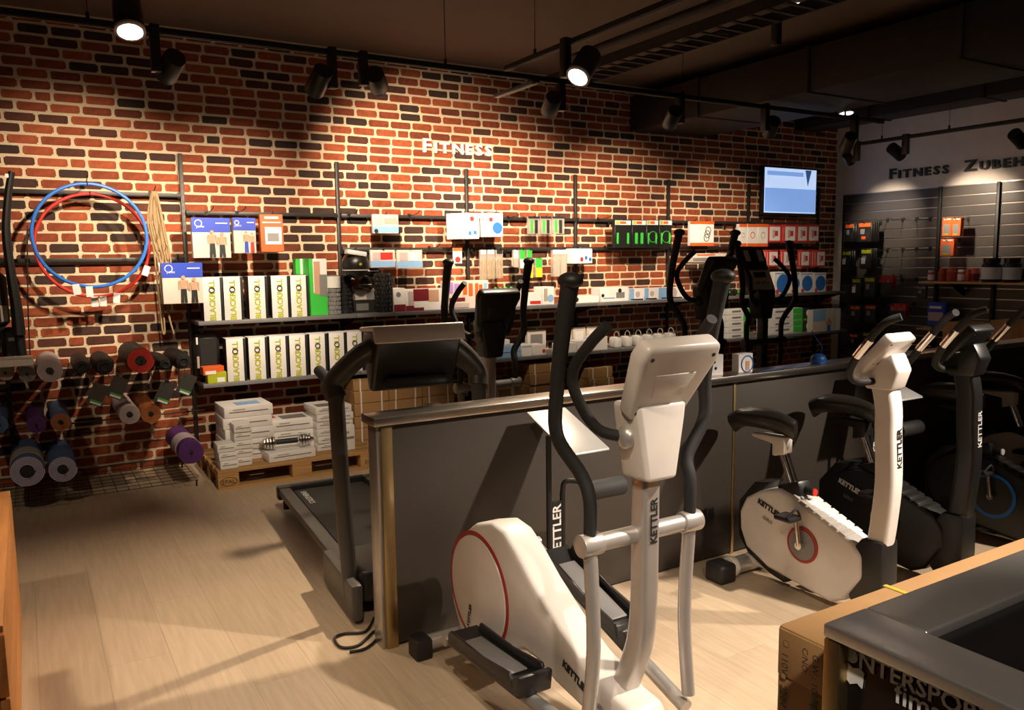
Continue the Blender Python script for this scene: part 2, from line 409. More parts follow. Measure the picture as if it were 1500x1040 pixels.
# ================================================================== WALL LETTERS
def sign(lbl, words, loc, xd, cap, material, ext, adv):
    t = thing('wall_lettering', lbl, 'sign', loc); x = 0; xd = Vector(xd)
    for wd in words:
        for i, ch in enumerate(wd):
            s = cap*1.42 if i == 0 else cap*1.12
            me = text_mesh(ch, s, ext, .004, 1.22)
            xs = [v.co.x for v in me.vertices]; wch = max(xs)-min(xs)
            o = text(ch, s, material, t, xd*(x+wch/2), xd, UPZ, 'letter', ext, .004, True, 1.22)
            x += wch+adv
        x += adv*4.5
    return t
a = aY(620, 222, D-.03)
sign('white raised lettering reading FITNESS on the brick wall', ['FITNESS'], (a.x, D-.025, a.z), (1, 0, 0), .118, 'print_white', .012, .0285)
a = aX(1303, 262, XR-.02)
sign('black raised lettering reading FITNESS ZUBEHÖR on the white wall', ['FITNESS', 'ZUBEHÖR'], (XR-.018, a.y, a.z), (0, -1, 0), .115, 'print_black', .012, .031)

# ================================================================== WALL RACK
UX = [aY(x, y, D-.03).x for x, y in ((268, 300), (496, 300), (688, 300), (846, 300), (983, 300), (1097, 300), (1196, 320))]
step = (UX[5]-UX[0])/5
UX = [UX[0]+step*i for i in range(-1, 7)]
UZT = aY(496, 238, D-.03).z
order_words = ['outside the left edge', 'left of the blue shorts boxes', 'behind the black fitness balls', 'under the white lettering', 'behind the skipping rope bags', 'behind the green hand grips', 'behind the orange expander packs', 'right of the wall television']
up_me = None
for i, x in enumerate(UX):
    t = thing('wall_upright', 'slotted dark steel wall upright '+order_words[i], 'wall upright', (x, D-.012, .02), group='wall uprights of the rack')
    MB().box((0, -.014, UZT/2), (.03, .028, UZT-.03)).build('channel', 'upright_grey', t, .003)
    me = MB().box((0, 0, 0), (.007, .004, .018)).mesh('slot')
    for k in range(16): link('slot', me, 'print_black', t, (0, -.0285, UZT-.08-k*.05))
def bar(lbl, x0, x1, z, m='upright_grey'):
    t = thing('cross_bar', lbl, 'rack bar', ((x0+x1)/2, D-.055, z), group='horizontal bars of the wall rack')
    MB().box((0, 0, 0), (x1-x0-.03, .015, .03)).build('tube', m, t, .002)
    for s in (-1, 1): MB().box((s*((x1-x0)/2-.03), .012, 0), (.02, .03, .045)).build('end_hook', 'black_metal', t, .002)
zb1 = aY(400, 314, D-.05).z; zb2 = aY(600, 365, D-.05).z
bays = ['bay of the hula hoops', 'bay of the blue shorts boxes', 'bay of the exercise band packs', 'bay under the white lettering', 'bay of the green hand grips', 'bay of the orange expander packs', 'bay of the red band packs']
for i in range(7):
    if i == 0:
        bar('upper rack bar in the '+bays[0], UX[0], UX[1], aY(240, 286, D-.05).z); bar('lower rack bar in the '+bays[0], UX[0], UX[1], aY(140, 381, D-.05).z)
    else:
        bar('upper rack bar in the '+bays[i], UX[i], UX[i+1], zb1)
        if i > 1: bar('lower rack bar in the '+bays[i], UX[i], UX[i+1], zb2)
ZU = aY(400, 466.2, 6.38).z; ZL = aY(640, 534, 6.33).z
def shelf(lbl, x0, x1, z, yf):
    t = thing('wall_shelf', lbl, 'shelf', ((x0+x1)/2, D-.03, z-.03)); w_ = x1-x0-.004
    MB().box((0, (yf-D+.03)/2, .015), (w_, D-.03-yf, .03)).build('board', 'shelf_grey', t, .002)
    for s in (-1, 1):
        MB().prism([(0, 0), (0, -.09), (-.02, -.09), (yf-D+.1, -.012), (yf-D+.1, 0)], s*(w_/2-.02)-.003, s*(w_/2-.02)+.003).build('bracket', 'black_metal', t)
for i in range(1, 7):
    shelf('upper grey shelf board in the '+bays[i], UX[i], UX[i+1] if i < 6 else UX[7]+.1, ZU, 6.38)
    shelf('lower grey shelf board in the '+bays[i], UX[i], UX[i+1] if i < 6 else UX[7]+.1, ZL, 6.33)
def hook(x, z, L=.24, par=None, y=None):
    me = HOOKS.get(L)
    if me is None:
        me = HOOKS[L] = MB().tube([(0, 0, 0), (0, -L*.6, .004), (0, -L*.95, .02), (0, -L, .035)], .0032, 6, 3).box((0, .004, 0), (.03, .006, .035)).mesh('display_hook')
    o = link('display_hook', me, 'black_metal', None, (x, (D-.064) if y is None else y, z))
    tag(o, 'black wire display hook on a bar of the brick wall rack', 'hook', 'display hooks on the wall rack'); return o
HOOKS = {}

# ================================================================== PRODUCTS
def product(name, label, cat, rect, Y, dep, body, prints=(), n=1, dy=.022, group=None, wall='Y', tilt=0., bev=.003, dz=0., rest=None, hookit=False, dxs=0.):
    x0, y0, x1, y1 = rect; xm, ym = (x0+x1)/2, (y0+y1)/2
    if wall == 'Y':
        c = aY(xm, ym, Y); w_ = aY(x1, ym, Y).x-aY(x0, ym, Y).x; h = aY(xm, y0, Y).z-aY(xm, y1, Y).z; rz = 0
        loc = Vector((c.x, Y+dep/2, c.z-h/2+dz))
    else:
        c = aX(xm, ym, Y); w_ = aX(x0, ym, Y).y-aX(x1, ym, Y).y; h = aX(xm, y0, Y).z-aX(xm, y1, Y).z; rz = -math.pi/2
        loc = Vector((Y+dep/2, c.y, c.z-h/2+dz))
    if rest is not None:
        top = loc.z+h; loc.z = rest
        h = top-rest
    t = thing(name, label, cat, loc, rz+tilt, group)
    body_o = MB().box((0, 0, h/2), (w_, dep, h)).build('package', body, t, min(bev, dep*.3), 1)
    for ip, pr in enumerate(prints):
        kd, u0, v0, u1, v1, mm = pr[:6]
        f = -dep/2-.0008-.0006*ip
        cx, cz = ((u0+u1)/2-.5)*w_, (1-(v0+v1)/2)*h
        if kd == 'r': MB().box((cx, f, cz), ((u1-u0)*w_, .002, (v1-v0)*h)).build('print', mm, t)
        elif kd == 'd': MB().cyl((cx, f+.001, cz), (cx, f-.0012, cz), (u1-u0)*w_/2, n=24).build('print', mm, t)
        elif kd == 'o': MB().ring((cx, f, cz), (u1-u0)*w_/2, .0035, 'Y', 24).build('print', mm, t)
        elif kd == 't': text(pr[6], (v1-v0)*h, mm, t, (cx, f, cz-(v1-v0)*h*.35), (1, 0, 0), UPZ, 'lettering', .0008)
        elif kd == 'p':   # small printed figure: head, torso, shorts, legs
            fw_, fh = (u1-u0)*w_, (v1-v0)*h; zb = (1-v1)*h; f -= .002
            MB().cyl((cx, f+.001, zb+fh*.92), (cx, f-.001, zb+fh*.92), fw_*.17, n=14).prism([(cx-fw_*.30, zb+fh*.82), (cx+fw_*.30, zb+fh*.82), (cx+fw_*.2, zb+fh*.48), (cx-fw_*.2, zb+fh*.48)], f-.001, f+.001, 'Y').box((cx-fw_*.36, f, zb+fh*.64), (fw_*.1, .002, fh*.32)).box((cx+fw_*.36, f, zb+fh*.64), (fw_*.1, .002, fh*.32)).build('printed_figure', 'skin', t)
            MB().prism([(cx-fw_*.22, zb+fh*.5), (cx+fw_*.22, zb+fh*.5), (cx+fw_*.27, zb+.0), (cx+fw_*.04, zb), (cx, zb+fh*.3), (cx-fw_*.04, zb), (cx-fw_*.27, zb)], f-.0015, f+.001, 'Y').build('printed_shorts', mm, t)
    if n > 1 and not group: t['group'] = name.replace('_', ' ')+'s in one row: '+label
    for i in range(1, n):
        off = Vector((dxs*i, dy*i, 0)) if wall == 'Y' else Vector((dy*i, -dxs*i, 0))
        copy_tree(t, None, loc+off)
    if hookit:
        if wall == 'X':
            L = XR-.03-Y+.02; o = MB().tube([(0, 0, 0), (-L, 0, -.004), (-L-.02, 0, .015)], .004, 6, 1).box((.003, 0, 0), (.008, .03, .05)).build('slat_hook', 'black_metal', None, loc=(XR-.035, loc.y, loc.z+h-.012)); tag(o, 'loaded black hook on the slat wall', 'hook', 'loaded hooks on the slat wall')
        elif wall == 'Y': hook(loc.x, loc.z+h-.012, max(.1, round(D-.064-Y+.03, 2)))
    return t
R_, Dd, O_ = 'r', 'd', 'o'
HY = 6.52   # front of packs hanging on the rack bars
# --- blue shorts boxes
def shorts(lbl, rect, Y, two=True):
    pr = [(R_, 0, 0, 1, .36, 'royal_blue'), ('t', .08, .17, .36, .26, 'print_white', 'pants'), (O_, .08, .08, .26, .2, 'print_white'), (R_, .62, .12, .93, .145, 'print_white')]
    if two: pr += [('p', .36, .30, .66, .98, 'print_black'), ('p', .62, .36, .92, .98, 'print_black')]
    else: pr += [('p', .40, .36, .72, .98, 'royal_blue'), ('p', .66, .40, .98, .98, 'red')]
    t = product('shorts_box', lbl, 'box', rect, Y, .06, 'box_cream', pr)
    return t
shorts('blue and cream shorts box hanging highest, left of the narrow one', (282, 319, 338, 378), 6.46)
shorts('narrow blue and cream shorts box beside the orange pack', (342, 319, 375, 371), 6.46, False)
shorts('blue and cream shorts box hanging lowest, beside the white lime-lettered boxes', (238, 385, 298, 445), 6.40)
for lbl, rect, Y in (('blue hanging header of the highest shorts box', (283, 308, 334, 320), 6.47), ('blue hanging header of the narrow shorts box', (342, 308, 373, 320), 6.47), ('blue hanging header of the lowest shorts box', (238, 372, 294, 386), 6.41)):
    pass
for (x, y, L) in ((311, 309, .3), (358, 309, .3), (268, 375, .34)): q = aY(x, y, 6.45); hook(q.x, q.z, L)
product('support_pack', 'orange pack with a white picture panel next to the narrow shorts box', 'package', (383, 314, 416, 369), 6.45, .10, 'orange', [(R_, .2, .34, .92, .8, 'print_white'), (R_, .3, .5, .8, .72, 'machine_grey'), (R_, .2, .06, .8, .12, 'print_white'), (R_, .1, .2, .9, .23, 'print_white')], tilt=-.12, hookit=True)
# --- foam roller boxes with lime lettering
def roll_box():
    t = thing('foam_roller_box', '', 'box', (0, 0, 0), 0, 'white boxes with lime lettering on the shelves')
    MB().box((0, 0, .165), (.146, .16, .33)).build('carton', 'print_black', t, .002)
    f = MB().box((-.010, -.081, .165), (.124, .004, .328)).build('front_panel', 'box_white', t, .001)
    MB().box((0, 0, .331), (.148, .158, .003)).build('top_panel', 'box_white', t)
    text('BLACKR', .058, 'lime', t, (.012, -.0842, .112), UPZ, LFT, 'lettering', .0008, .002)
    text('LL', .058, 'lime', t, (.012, -.0842, .282), UPZ, LFT, 'lettering', .0008, .0012)
    MB().ring((-.008, -.0845, .2345), .0185, .0085, 'Y', 24, (1, .45)).build('ring_print', 'print_black', t)
    return t
rb = roll_box(); first = True
for row, (xs, Y, z, words) in enumerate((((311, 341, 377, 410, 438), 6.48, ZU, 'upper shelf'), ((345, 377, 407.5, 436.5, 465.5, 493.5, 520), 6.43, ZL, 'lower shelf'))):
    num = ['leftmost', 'second from left', 'third from left', 'fourth from left', 'fifth from left', 'sixth from left', 'seventh from left']
    for i, px in enumerate(xs):
        x = aY(px+2, 440 if row == 0 else 522, Y-.08).x; lb = 'white lime-lettered box standing on the '+words+', '+num[i]
        if first: rb.location = (x, Y, z); rb['label'] = lb; rb.rotation_euler = (0, 0, -.03); first = False
        else: copy_tree(rb, None, (x, Y, z), lb, -.03+random.uniform(-.015, .015))
# --- things beside them on the upper shelf
t = product('foam_roller_box', 'tall bright green roller box with a photo of a muscle', 'box', (454, 379, 480, 463), 6.45, .13, 'green', [(R_, .2, .0, .98, .6, 'box_white'), (R_, .25, .05, .6, .62, 'skin'), (R_, .55, .28, .97, .66, 'machine_grey')], rest=ZU)
product('foam_roller_box', 'flat green box side behind the white boxes', 'box', (433, 379, 450, 402), 6.6, .08, 'green', [(R_, .4, 0, .6, 1, 'print_white')])
def grid_roller(lbl, px0, px1, ptop, Y, m='plastic_black', sleeve=False):
    a, b = aY(px0, 440, Y), aY(px1, 440, Y); r = (b.x-a.x)/2; top = aY((px0+px1)/2, ptop, Y).z
    t = thing('foam_roller', lbl, 'foam roller', ((a.x+b.x)/2, Y+r*.2, ZU)); h = top-ZU
    MB().lathe([(r*.62, 0), (r*.9, .0), (r*.9, h), (r*.62, h)], n=28).build('core', m, t)
    me = MB().box((0, 0, 0), (.016, r*.32, h/9-.006)).mesh('tread_block', .003, 1)
    for k in range(9):
        for j in range(14):
            an = 2*math.pi*(j+(k % 2)*.3)/14; o = link('tread_block', me, m, t, (math.sin(an)*r*.9, -math.cos(an)*r*.9, h/18+k*h/9)); o.rotation_euler = (0, 0, an)
    if sleeve: MB().lathe([(r*1.07, h*.68), (r*1.09, h*.68), (r*1.09, h*.97), (r*1.07, h*.97)], n=28).build('paper_sleeve', 'box_white', t)
    return t
grid_roller('grey grid foam roller with a white paper sleeve', 478, 499, 403, 6.5, 'machine_grey', True)
grid_roller('black grid foam roller right of the one with the white sleeve', 497, 516, 403, 6.58)
grid_roller('black grid foam roller standing right of the black fitness balls', 551, 575, 400, 6.5)
def gym_ball(lbl, px, py, rp, Y, z=None, strap=True):
    c = aY(px, py, Y); r = aY(px+rp, py, Y).x-c.x
    t = thing('fitness_ball', lbl, 'ball', (c.x, Y, c.z-r))
    MB().ball((0, 0, r), r, n=28).build('ball', 'leather_black', t)
    MB().ring((0, 0, r*.62), r*.945, .004, 'Z', 36).build('white_line', 'print_white', t)
    if strap: MB().box((-.02, -r*.55, r*1.85), (r*1.5, r*.7, r*.35), Matrix.Rotation(.15, 3, 'Y')).build('card_header', 'print_white', t, .01); MB().cyl((0, -r*.99, r*1.05), (0, -r*1.01, r*1.05), .012, n=12).build('emblem', 'lime', t)
    hook(c.x, c.z+r*1.0, round(D-.064-Y+.03, 2))
gym_ball('black fitness ball with a white card on top, hanging left', 521, 388, 19, 6.4)
gym_ball('black fitness ball hanging half behind the carded one', 540, 391, 14.5, 6.66, strap=False)
gym_ball('small dark ball hanging below the two larger ones', 535, 413, 9, 6.52, strap=False)
product('dark_box', 'upper dark grey box under the hanging balls', 'box', (519, 424, 549, 440), 6.55, .15, 'machine_grey', [(R_, .05, .1, .6, .9, 'box_cream')], bev=.004)
product('dark_box', 'lower dark grey box on the shelf under the hanging balls', 'box', (519, 441, 549, 459), 6.55, .15, 'upright_grey', [(R_, .1, .2, .7, .8, 'machine_grey')], rest=ZU, bev=.004)
# --- shelf row, upper shelf
UY = 6.46
def ubox(lbl, rect, body='box_white', prints=(), dep=.16, name='product_box', Y=UY, **k): return product(name, lbl, 'box', rect, Y, dep, body, prints, rest=ZU, **k)
ubox('white and maroon box right of the tall black roller', (577, 422, 594, 457), prints=[(R_, 0, .7, 1, 1, 'maroon'), (Dd, .2, .15, .6, .4, 'machine_grey')])
ubox('white and maroon box turned a little, second from the black roller', (594, 424, 606, 456), prints=[(R_, .3, .1, 1, .9, 'pink_grey'), (R_, 0, .75, 1, 1, 'maroon')], tilt=.03)
ubox('wide maroon box with a photo of a back', (606, 423, 655, 455), prints=[(R_, 0, .0, .45, .55, 'maroon'), (R_, .45, .05, .75, .6, 'skin'), (R_, .0, .85, .3, 1, 'maroon'), (R_, .8, .8, 1, .95, 'maroon')])
t = ubox('clear pack of lilac and orange rollers left of the green clips', (657, 411, 716, 453), 'box_cream', [(R_, .0, .05, .12, .45, 'lilac'), (R_, .15, .1, .28, .45, 'lilac'), (R_, .36, .05, .46, .5, 'orange'), (R_, .5, .1, .6, .55, 'orange'), (R_, .66, .1, .74, .9, 'orange'), (R_, .76, .15, .84, .95, 'orange'), (R_, .88, .1, .96, .9, 'sky_blue'), (R_, .02, .6, .4, .72, 'maroon'), (R_, .05, .8, .5, .95, 'pink_grey')], name='roller_pack')
for i, px in enumerate((726, 733, 741, 749)):
    c = aY(px, 440, UY+.05); t = thing('hand_clip', 'bright green handled clip standing on the upper shelf', 'hand clip', (c.x, UY+.05, ZU), group='green clips on the upper shelf')
    MB().box((0, 0, .05), (.03, .03, .10)).build('card', 'box_cream', t, .003); MB().tube([(-.012, 0, .09), (-.016, 0, .15), (0, 0, .175), (.016, 0, .15), (.012, 0, .09)], .009, 10, 4).build('handle', 'green', t)
ubox('white box with maroon corner right of the green clips', (755, 429, 794, 450), prints=[(R_, .0, .0, .18, 1, 'pink_grey'), (R_, .55, .65, .95, .9, 'red')])
ubox('white drink shaker carton with a blue dot', (795, 420, 812, 450), prints=[(Dd, .4, .5, .95, .8, 'sky_blue'), (R_, .1, .1, .4, .8, 'cable_grey')])
ubox('low white box left of the cable picture box', (840, 434, 878, 447), prints=[(Dd, .05, .2, .2, .7, 'print_black')])
ubox('white box with a picture of a black cable machine', (880, 421, 921, 446), prints=[(Dd, .03, .4, .13, .7, 'print_black'), (R_, .1, .72, .5, .76, 'ball_blue'), (R_, .55, .35, .85, .75, 'machine_grey'), (Dd, .62, .1, .74, .38, 'print_black')])
for i, (x0, x1) in enumerate(((922, 944), (944, 964), (965, 1003))):
    ubox(['pale blue box right of the cable picture box', 'pale blue box, middle of the three', 'pale blue box beside the tall black handle'][i], (x0, 423-i, x1, 445-i), prints=[(R_, .0, .0, .3, 1, 'sky_blue'), (Dd, .4, .3, .7, .65, 'pink_grey'), (R_, .1, .85, .9, .95, 'print_black')])
for i in range(5):
    px = 1030+i*17
    c = aY(px, 435, UY+.04); t = thing('hand_weight', 'black and green hand weight lying on the upper shelf', 'weight', (c.x, UY+.04, ZU), group='hand weights on the upper shelf')
    MB().cyl((-.05, 0, .04), (.05, 0, .04), .016).build('grip', 'green', t); MB().cyl((-.075, 0, .04), (-.045, 0, .04), .04, n=6).build('head', 'rubber', t, .004); MB().cyl((.045, 0, .04), (.075, 0, .04), .04, n=6).build('head', 'rubber', t, .004)
for i, px in enumerate((1133, 1155, 1168, 1190)):
    pass
for i, (x0, x1) in enumerate(((1134, 1158), (1158, 1172), (1172, 1191), (1192, 1210))):
    ubox(['tall white box with a large blue ball picture, leftmost', 'white ball box mostly hidden by the dark handle', 'tall white box with blue ball picture, third', 'tall white box with blue ball picture by the corner'][i], (x0, 398+i*.5, x1, 434-i*.4), prints=[(Dd, .15, .35, .95, .75, 'ball_blue'), (R_, .05, .05, .9, .1, 'sky_blue'), (Dd, .1, .85, .3, .95, 'red')])
# --- hanging packs
def hpack(lbl, rect, body, prints, dep=.03, Y=HY, n=1, name='blister_pack', group=None, **k):
    return product(name, lbl, 'package', rect, Y, dep, body, prints, n=n, group=group, hookit=True, **k)
band = [(R_, 0, .62, 1, .95, 'sky_blue'), (R_, .1, .15, .4, .6, 'pink_grey'), (R_, .45, .2, .95, .5, 'cable_grey'), (Dd, .05, .8, .2, .95, 'print_black')]
hpack('exercise band pack on the upper bar', (546, 314, 584, 342), 'box_cream', band)
hpack('exercise band pack with a pink band on the lower bar', (543, 366, 579, 392), 'box_cream', band[:2]+[(R_, .4, .15, .9, .55, 'red')])
hpack('exercise band pack with a white band on the lower bar', (582, 366, 619, 393), 'box_cream', band[:2]+[(R_, .45, .15, .85, .6, 'print_white')])
hpack('white hanging pack with a small blue dumbbell picture', (681, 312, 702, 350), 'box_white', [(Dd, .35, .15, .65, .3, 'red'), (R_, .25, .7, .45, .85, 'ball_blue'), (R_, .6, .68, .8, .82, 'ball_blue')], .02, 6.42, 6, group='white packs with dumbbell picture', dy=.03, dxs=-.02)
hpack('white hanging pack with a blue ball picture', (714, 312, 737, 347), 'box_white', [(Dd, .32, .4, .95, .85, 'ball_blue'), (Dd, .1, .2, .35, .35, 'red')], .02, 6.42, 5, group='white packs with blue ball picture', dy=.03, dxs=-.018)
hpack('tiny white and red pack hanging alone on the lower bar', (664, 363, 677, 386), 'box_white', [(Dd, .2, .6, .8, .9, 'red'), (R_, 0, 0, 1, .2, 'orange')], .015)
for i, (x0, x1) in enumerate(((704, 713), (714, 725), (727, 737))):
    hpack(['left', 'middle', 'right'][i]+' bag of pale skipping rope on the lower bar', (x0, 366, x1, 410-i), 'clear_bag', [(R_, .1, .0, .9, .14, 'print_white' if i < 2 else 'print_black'), (R_, .15, .3, .4, .97, 'beige_rope'), (R_, .6, .3, .85, .97, 'beige_rope')], .03, name='skipping_rope_bag')
for i, (x0, x1) in enumerate(((774, 791), (792, 808), (809, 827))):
    hpack(['left', 'middle', 'right'][i]+' clear pack of black and green tubes on the upper bar', (x0, 317, x1, 343), 'clear_bag', [(R_, .0, .0, 1, .12, 'print_black'), (R_, .2, .2, .4, .9, 'green'), (R_, .55, .2, .8, .95, 'print_black')], .03)
for i, (x0, x1, y1, c1, c2) in enumerate(((752, 760, 391, 'print_white', 'cable_grey'), (761, 770, 393, 'green', 'print_white'), (772, 780, 393, 'green', 'cable_grey'), (768, 782, 407, 'yellow', 'yellow'), (784, 795, 406, 'green', 'yellow'))):
    hpack(['narrow clear rope bag with white card', 'rope bag with green handles, left', 'rope bag with green handles, right', 'bag of yellow skipping rope, left', 'bag of yellow skipping rope beside the green one'][i], (x0, 366 if i < 3 else 378, x1, y1), 'clear_bag', [(R_, .1, 0, .9, .5, c1), (R_, .1, .5, .9, 1, c2)], .025, HY+(.04 if i > 2 else 0), name='skipping_rope_bag')
hpack('bag of grey tubing left of the tilted white box', (810, 366, 831, 405), 'clear_bag', [(R_, 0, 0, 1, .16, 'print_white'), (R_, .1, .2, .45, 1, 'cable_grey'), (R_, .55, .2, .9, 1, 'cable_grey')], .04, name='skipping_rope_bag')
hpack('tilted white box with blue and red dots on the lower bar', (834, 364, 870, 386), 'box_white', [(Dd, .4, .6, .55, .85, 'red'), (Dd, .62, .5, .75, .75, 'ball_blue'), (Dd, .82, .6, .95, .85, 'ball_blue')], .08, tilt=.2)
for i, (x0, x1) in enumerate(((901, 924), (926, 946), (947, 964), (966, 984))):
    t = hpack(['black hand grip pack with green edges, leftmost', 'black pack with two green handles', 'black pack with a green loop', 'black pack with a green ring beside the dark handle'][i], (x0, 323, x1, 363), 'plastic_black', [(R_, 0, 0, 1, .16, 'print_white'), (R_, .3, .03, .7, .13, 'orange'), (R_, .05, .02, .25, .14, 'lime'), (R_, .1 if i != 1 else .2, .45, .22 if i != 1 else .4, .85, 'green'), (R_, .75 if i != 1 else .6, .45, .88 if i != 1 else .8, .85, 'green')] + ([(O_, .2, .4, .9, .8, 'green')] if i > 1 else []), .05, 6.48)
for i, (x0, x1) in enumerate(((1011, 1021), (1021, 1046))):
    hpack(['narrow orange and white pack behind the expander pack', 'orange and white expander pack with black coil picture'][i], (x0, 324, x1, 360), 'box_white', [(R_, 0, 0, 1, .12, 'orange'), (R_, 0, .88, 1, 1, 'orange')]+([(O_, .5, .3, .8, .45, 'print_black'), (O_, .45, .45, .75, .6, 'print_black'), (O_, .4, .6, .7, .75, 'print_black')] if i else []), .04, 6.46)
for i, (x0, x1) in enumerate(((1083, 1094), (1095, 1110), (1110, 1125))):
    hpack(['orange and white tube pack by the dark handle, left', 'orange and white tube pack with red loop, middle', 'orange and white tube pack, right'][i], (x0, 328, x1, 361), 'box_white', [(R_, 0, 0, 1, .14, 'orange'), (R_, 0, .86, 1, 1, 'orange'), (O_, .3, .35, .7, .65, 'red' if i == 1 else 'cable_grey')], .05, 6.44)
redp = [(R_, .08, .12, .92, .9, 'box_white'), (R_, .3, .3, .5, .75, 'pink_grey'), (R_, .5, .35, .75, .65, 'red')]
for i, (x0, x1, n) in enumerate(((1126, 1144, 2), (1149, 1166, 3), (1168, 1183, 3), (1184, 1200, 3))):
    hpack('red and white band pack on the upper bar, '+['leftmost', 'second', 'third', 'by the corner'][i]+' hook', (x0, 329, x1, 355), 'red', redp, .018, 6.44, n, group='red packs on the upper bar hook %d' % i, dxs=-.012)
for i, (x0, x1, n) in enumerate(((1126, 1140, 4), (1147, 1162, 2), (1173, 1186, 2), (1196, 1209, 5))):
    hpack('red and white band pack on the lower bar, '+['leftmost', 'second', 'third', 'by the corner'][i]+' hook', (x0, 366, x1, 391), 'red', redp, .018, 6.44, n, group='red packs on the lower bar hook %d' % i, dxs=-.016)
hpack('rolled white and grey leaflet bundle on the lower bar', (1016, 371, 1068, 384), 'box_cream', [(R_, 0, .5, 1, .9, 'machine_grey'), (R_, .1, .1, .6, .25, 'orange')], .1, 6.42)
for px, py in ((520, 307), (610, 312), (676, 315), (757, 316), (890, 322)): q = aY(px, py, 6.55); hook(q.x, zb1+.01, .22)
for px in (640, 900, 1050): q = aY(px, 365, 6.55); hook(q.x, zb2+.01, .22)
# --- lower shelf products
LY = 6.40
def lbox(lbl, rect, body='box_white', prints=(), dep=.16, Y=LY, **k): return product('product_box', lbl, 'box', rect, Y, dep, body, prints, **k)
product('bag', 'black bag standing at the left end of the lower shelf', 'bag', (288, 490, 323, 540), 6.47, .16, 'rubber', [(R_, .0, .05, .08, .2, 'print_white'), (R_, .0, .45, .1, .7, 'cable_grey')], bev=.03, rest=ZL)
product('product_box', 'flat yellow box at the left end of the lower shelf', 'box', (304, 545, 332, 556), 6.335, .1, 'lime', [(R_, .5, .5, .9, .9, 'print_white')], rest=ZL)
product('disc_pack', 'orange and white disc lying on the flat yellow box', 'package', (297, 537, 328, 545), 6.335, .1, 'orange', [(R_, .1, .5, .6, .9, 'print_white')], bev=.003, rest=ZL+.066, tilt=.05)
product('foam_roller_box', 'black box at the right end of the lower lime-lettered row', 'box', (541, 486, 562, 540), 6.46, .15, 'print_black', [(R_, .8, 0, 1, .12, 'print_white')], rest=ZL)
z0 = ZL
for i, (r, bm_, pr) in enumerate((((715, 486, 727, 531), 'box_white', [(R_, 0, .85, 1, 1, 'maroon'), (R_, .2, .1, .8, .5, 'pink_grey')]), ((727, 506, 763, 516), 'sky_blue', [(R_, 0, 0, 1, .1, 'print_white')]), ((727, 517, 763, 531), 'sky_blue', [(R_, 0, 0, 1, .1, 'print_white')]), ((727, 498, 747, 506), 'box_white', []), ((764, 505, 780, 529), 'box_white', [(R_, .1, .1, .9, .2, 'sky_blue')]), ((781, 505, 800, 527), 'box_white', [(Dd, .7, .5, .95, .75, 'red')]), ((822, 503, 845, 522), 'box_white', [(R_, .1, .0, .3, .2, 'ball_blue')]), ((846, 499, 868, 519), 'box_white', [(R_, .5, .0, .8, .2, 'ball_blue')]), ((869, 493, 890, 516), 'box_white', [(R_, .2, .0, .5, .2, 'ball_blue')]))):
    rest = ZL if i not in (1, 3) else None
    t = lbox(['white box with maroon foot behind the black elliptical mast', 'upper flat light blue box', 'lower flat light blue box on the lower shelf', 'small white box on the light blue boxes', 'white box right of the light blue boxes', 'white box with a red seal', 'white box right of the thick black handle', 'white box with blue mark, second right of the thick handle', 'white box with blue mark by the curved grip'][i], r, bm_, pr, rest=rest, Y=LY-.03)
for i, (x0, x1) in enumerate(((773, 800), (822, 838), (840, 858), (860, 882))):
    lbox('flat packed product at the back of the lower shelf, '+['left of the thick handle', 'just right of the thick handle', 'third', 'fourth by the curved grip'][i], (x0, 483-i*2, x1, 500-i*2), 'box_cream', [(R_, .15, .2, .8, .7, 'machine_grey' if i == 0 else 'box_white'), (R_, .3, .75, .8, .95, 'ball_blue')], .05, 6.6, rest=ZL)
for i in range(6):
    c = aY(905+i*16, 497-i*1.8, 6.42); t = thing('cable_set', 'white packed cable set with a pale loop on the lower shelf', 'package', (c.x, 6.46, ZL), group='cable sets on the lower shelf')
    MB().box((0, 0, .055), (.085, .12, .11)).build('bag', 'box_white', t, .02); MB().ring((0, -.02, .125), .04, .005, 'X', 24).build('loop', 'cable_grey', t)
k = 0
for col_, (x0, x1) in enumerate(((1066, 1098), (1126, 1176))):
    for r in range(5):
        y0 = 452+r*9; k += 1
        lbox(['white and green carton, left stack, ', 'white and green carton, stack beside the picture pack, '][col_]+['top', 'second', 'third', 'fourth', 'bottom'][r], (x0, y0, x1, y0+8.6), 'print_white', [(R_, .72, .05, 1, .95, 'green'), (R_, .2, .3, .6, .6, 'machine_grey')], .18, 6.42, dz=-.0)
for r in range(2): lbox('black box with white disc picture, '+['upper', 'lower'][r], (1177, 451+r*19, 1190, 469+r*19), 'print_black', [(Dd, .3, .2, .8, .6, 'print_white'), (R_, 0, .85, 1, 1, 'green')], .16, 6.42)
lbox('clear picture pack with a person in blue by the corner', (1191, 453, 1231, 487), 'box_cream', [(R_, .0, .0, .45, .5, 'sky_blue'), ('p', .45, .4, .7, .95, 'ball_blue'), (R_, .85, .0, 1, 1, 'print_white')], .1, 6.34)
HP = .985
def capbox(lbl, rect, pr): return product('small_box', lbl, 'box', rect, 3.02, .05, 'box_white', pr, rest=HP)
capbox('small white box with two black dots standing on the partition cap', (1038, 520, 1060, 546), [(Dd, .3, .25, .45, .42, 'print_black'), (Dd, .4, .55, .55, .72, 'print_black')])
capbox('small white box with a blue arch print standing on the partition cap', (1082, 518, 1103, 542), [(O_, .2, .2, 1.0, .9, 'ball_blue'), (R_, .5, .4, .75, .9, 'skin')])
c = aY(1196, 519, 3.06); t = thing('air_pump', 'ribbed blue foot pump standing on the partition cap near the corner', 'pump', (c.x, 3.045, HP))
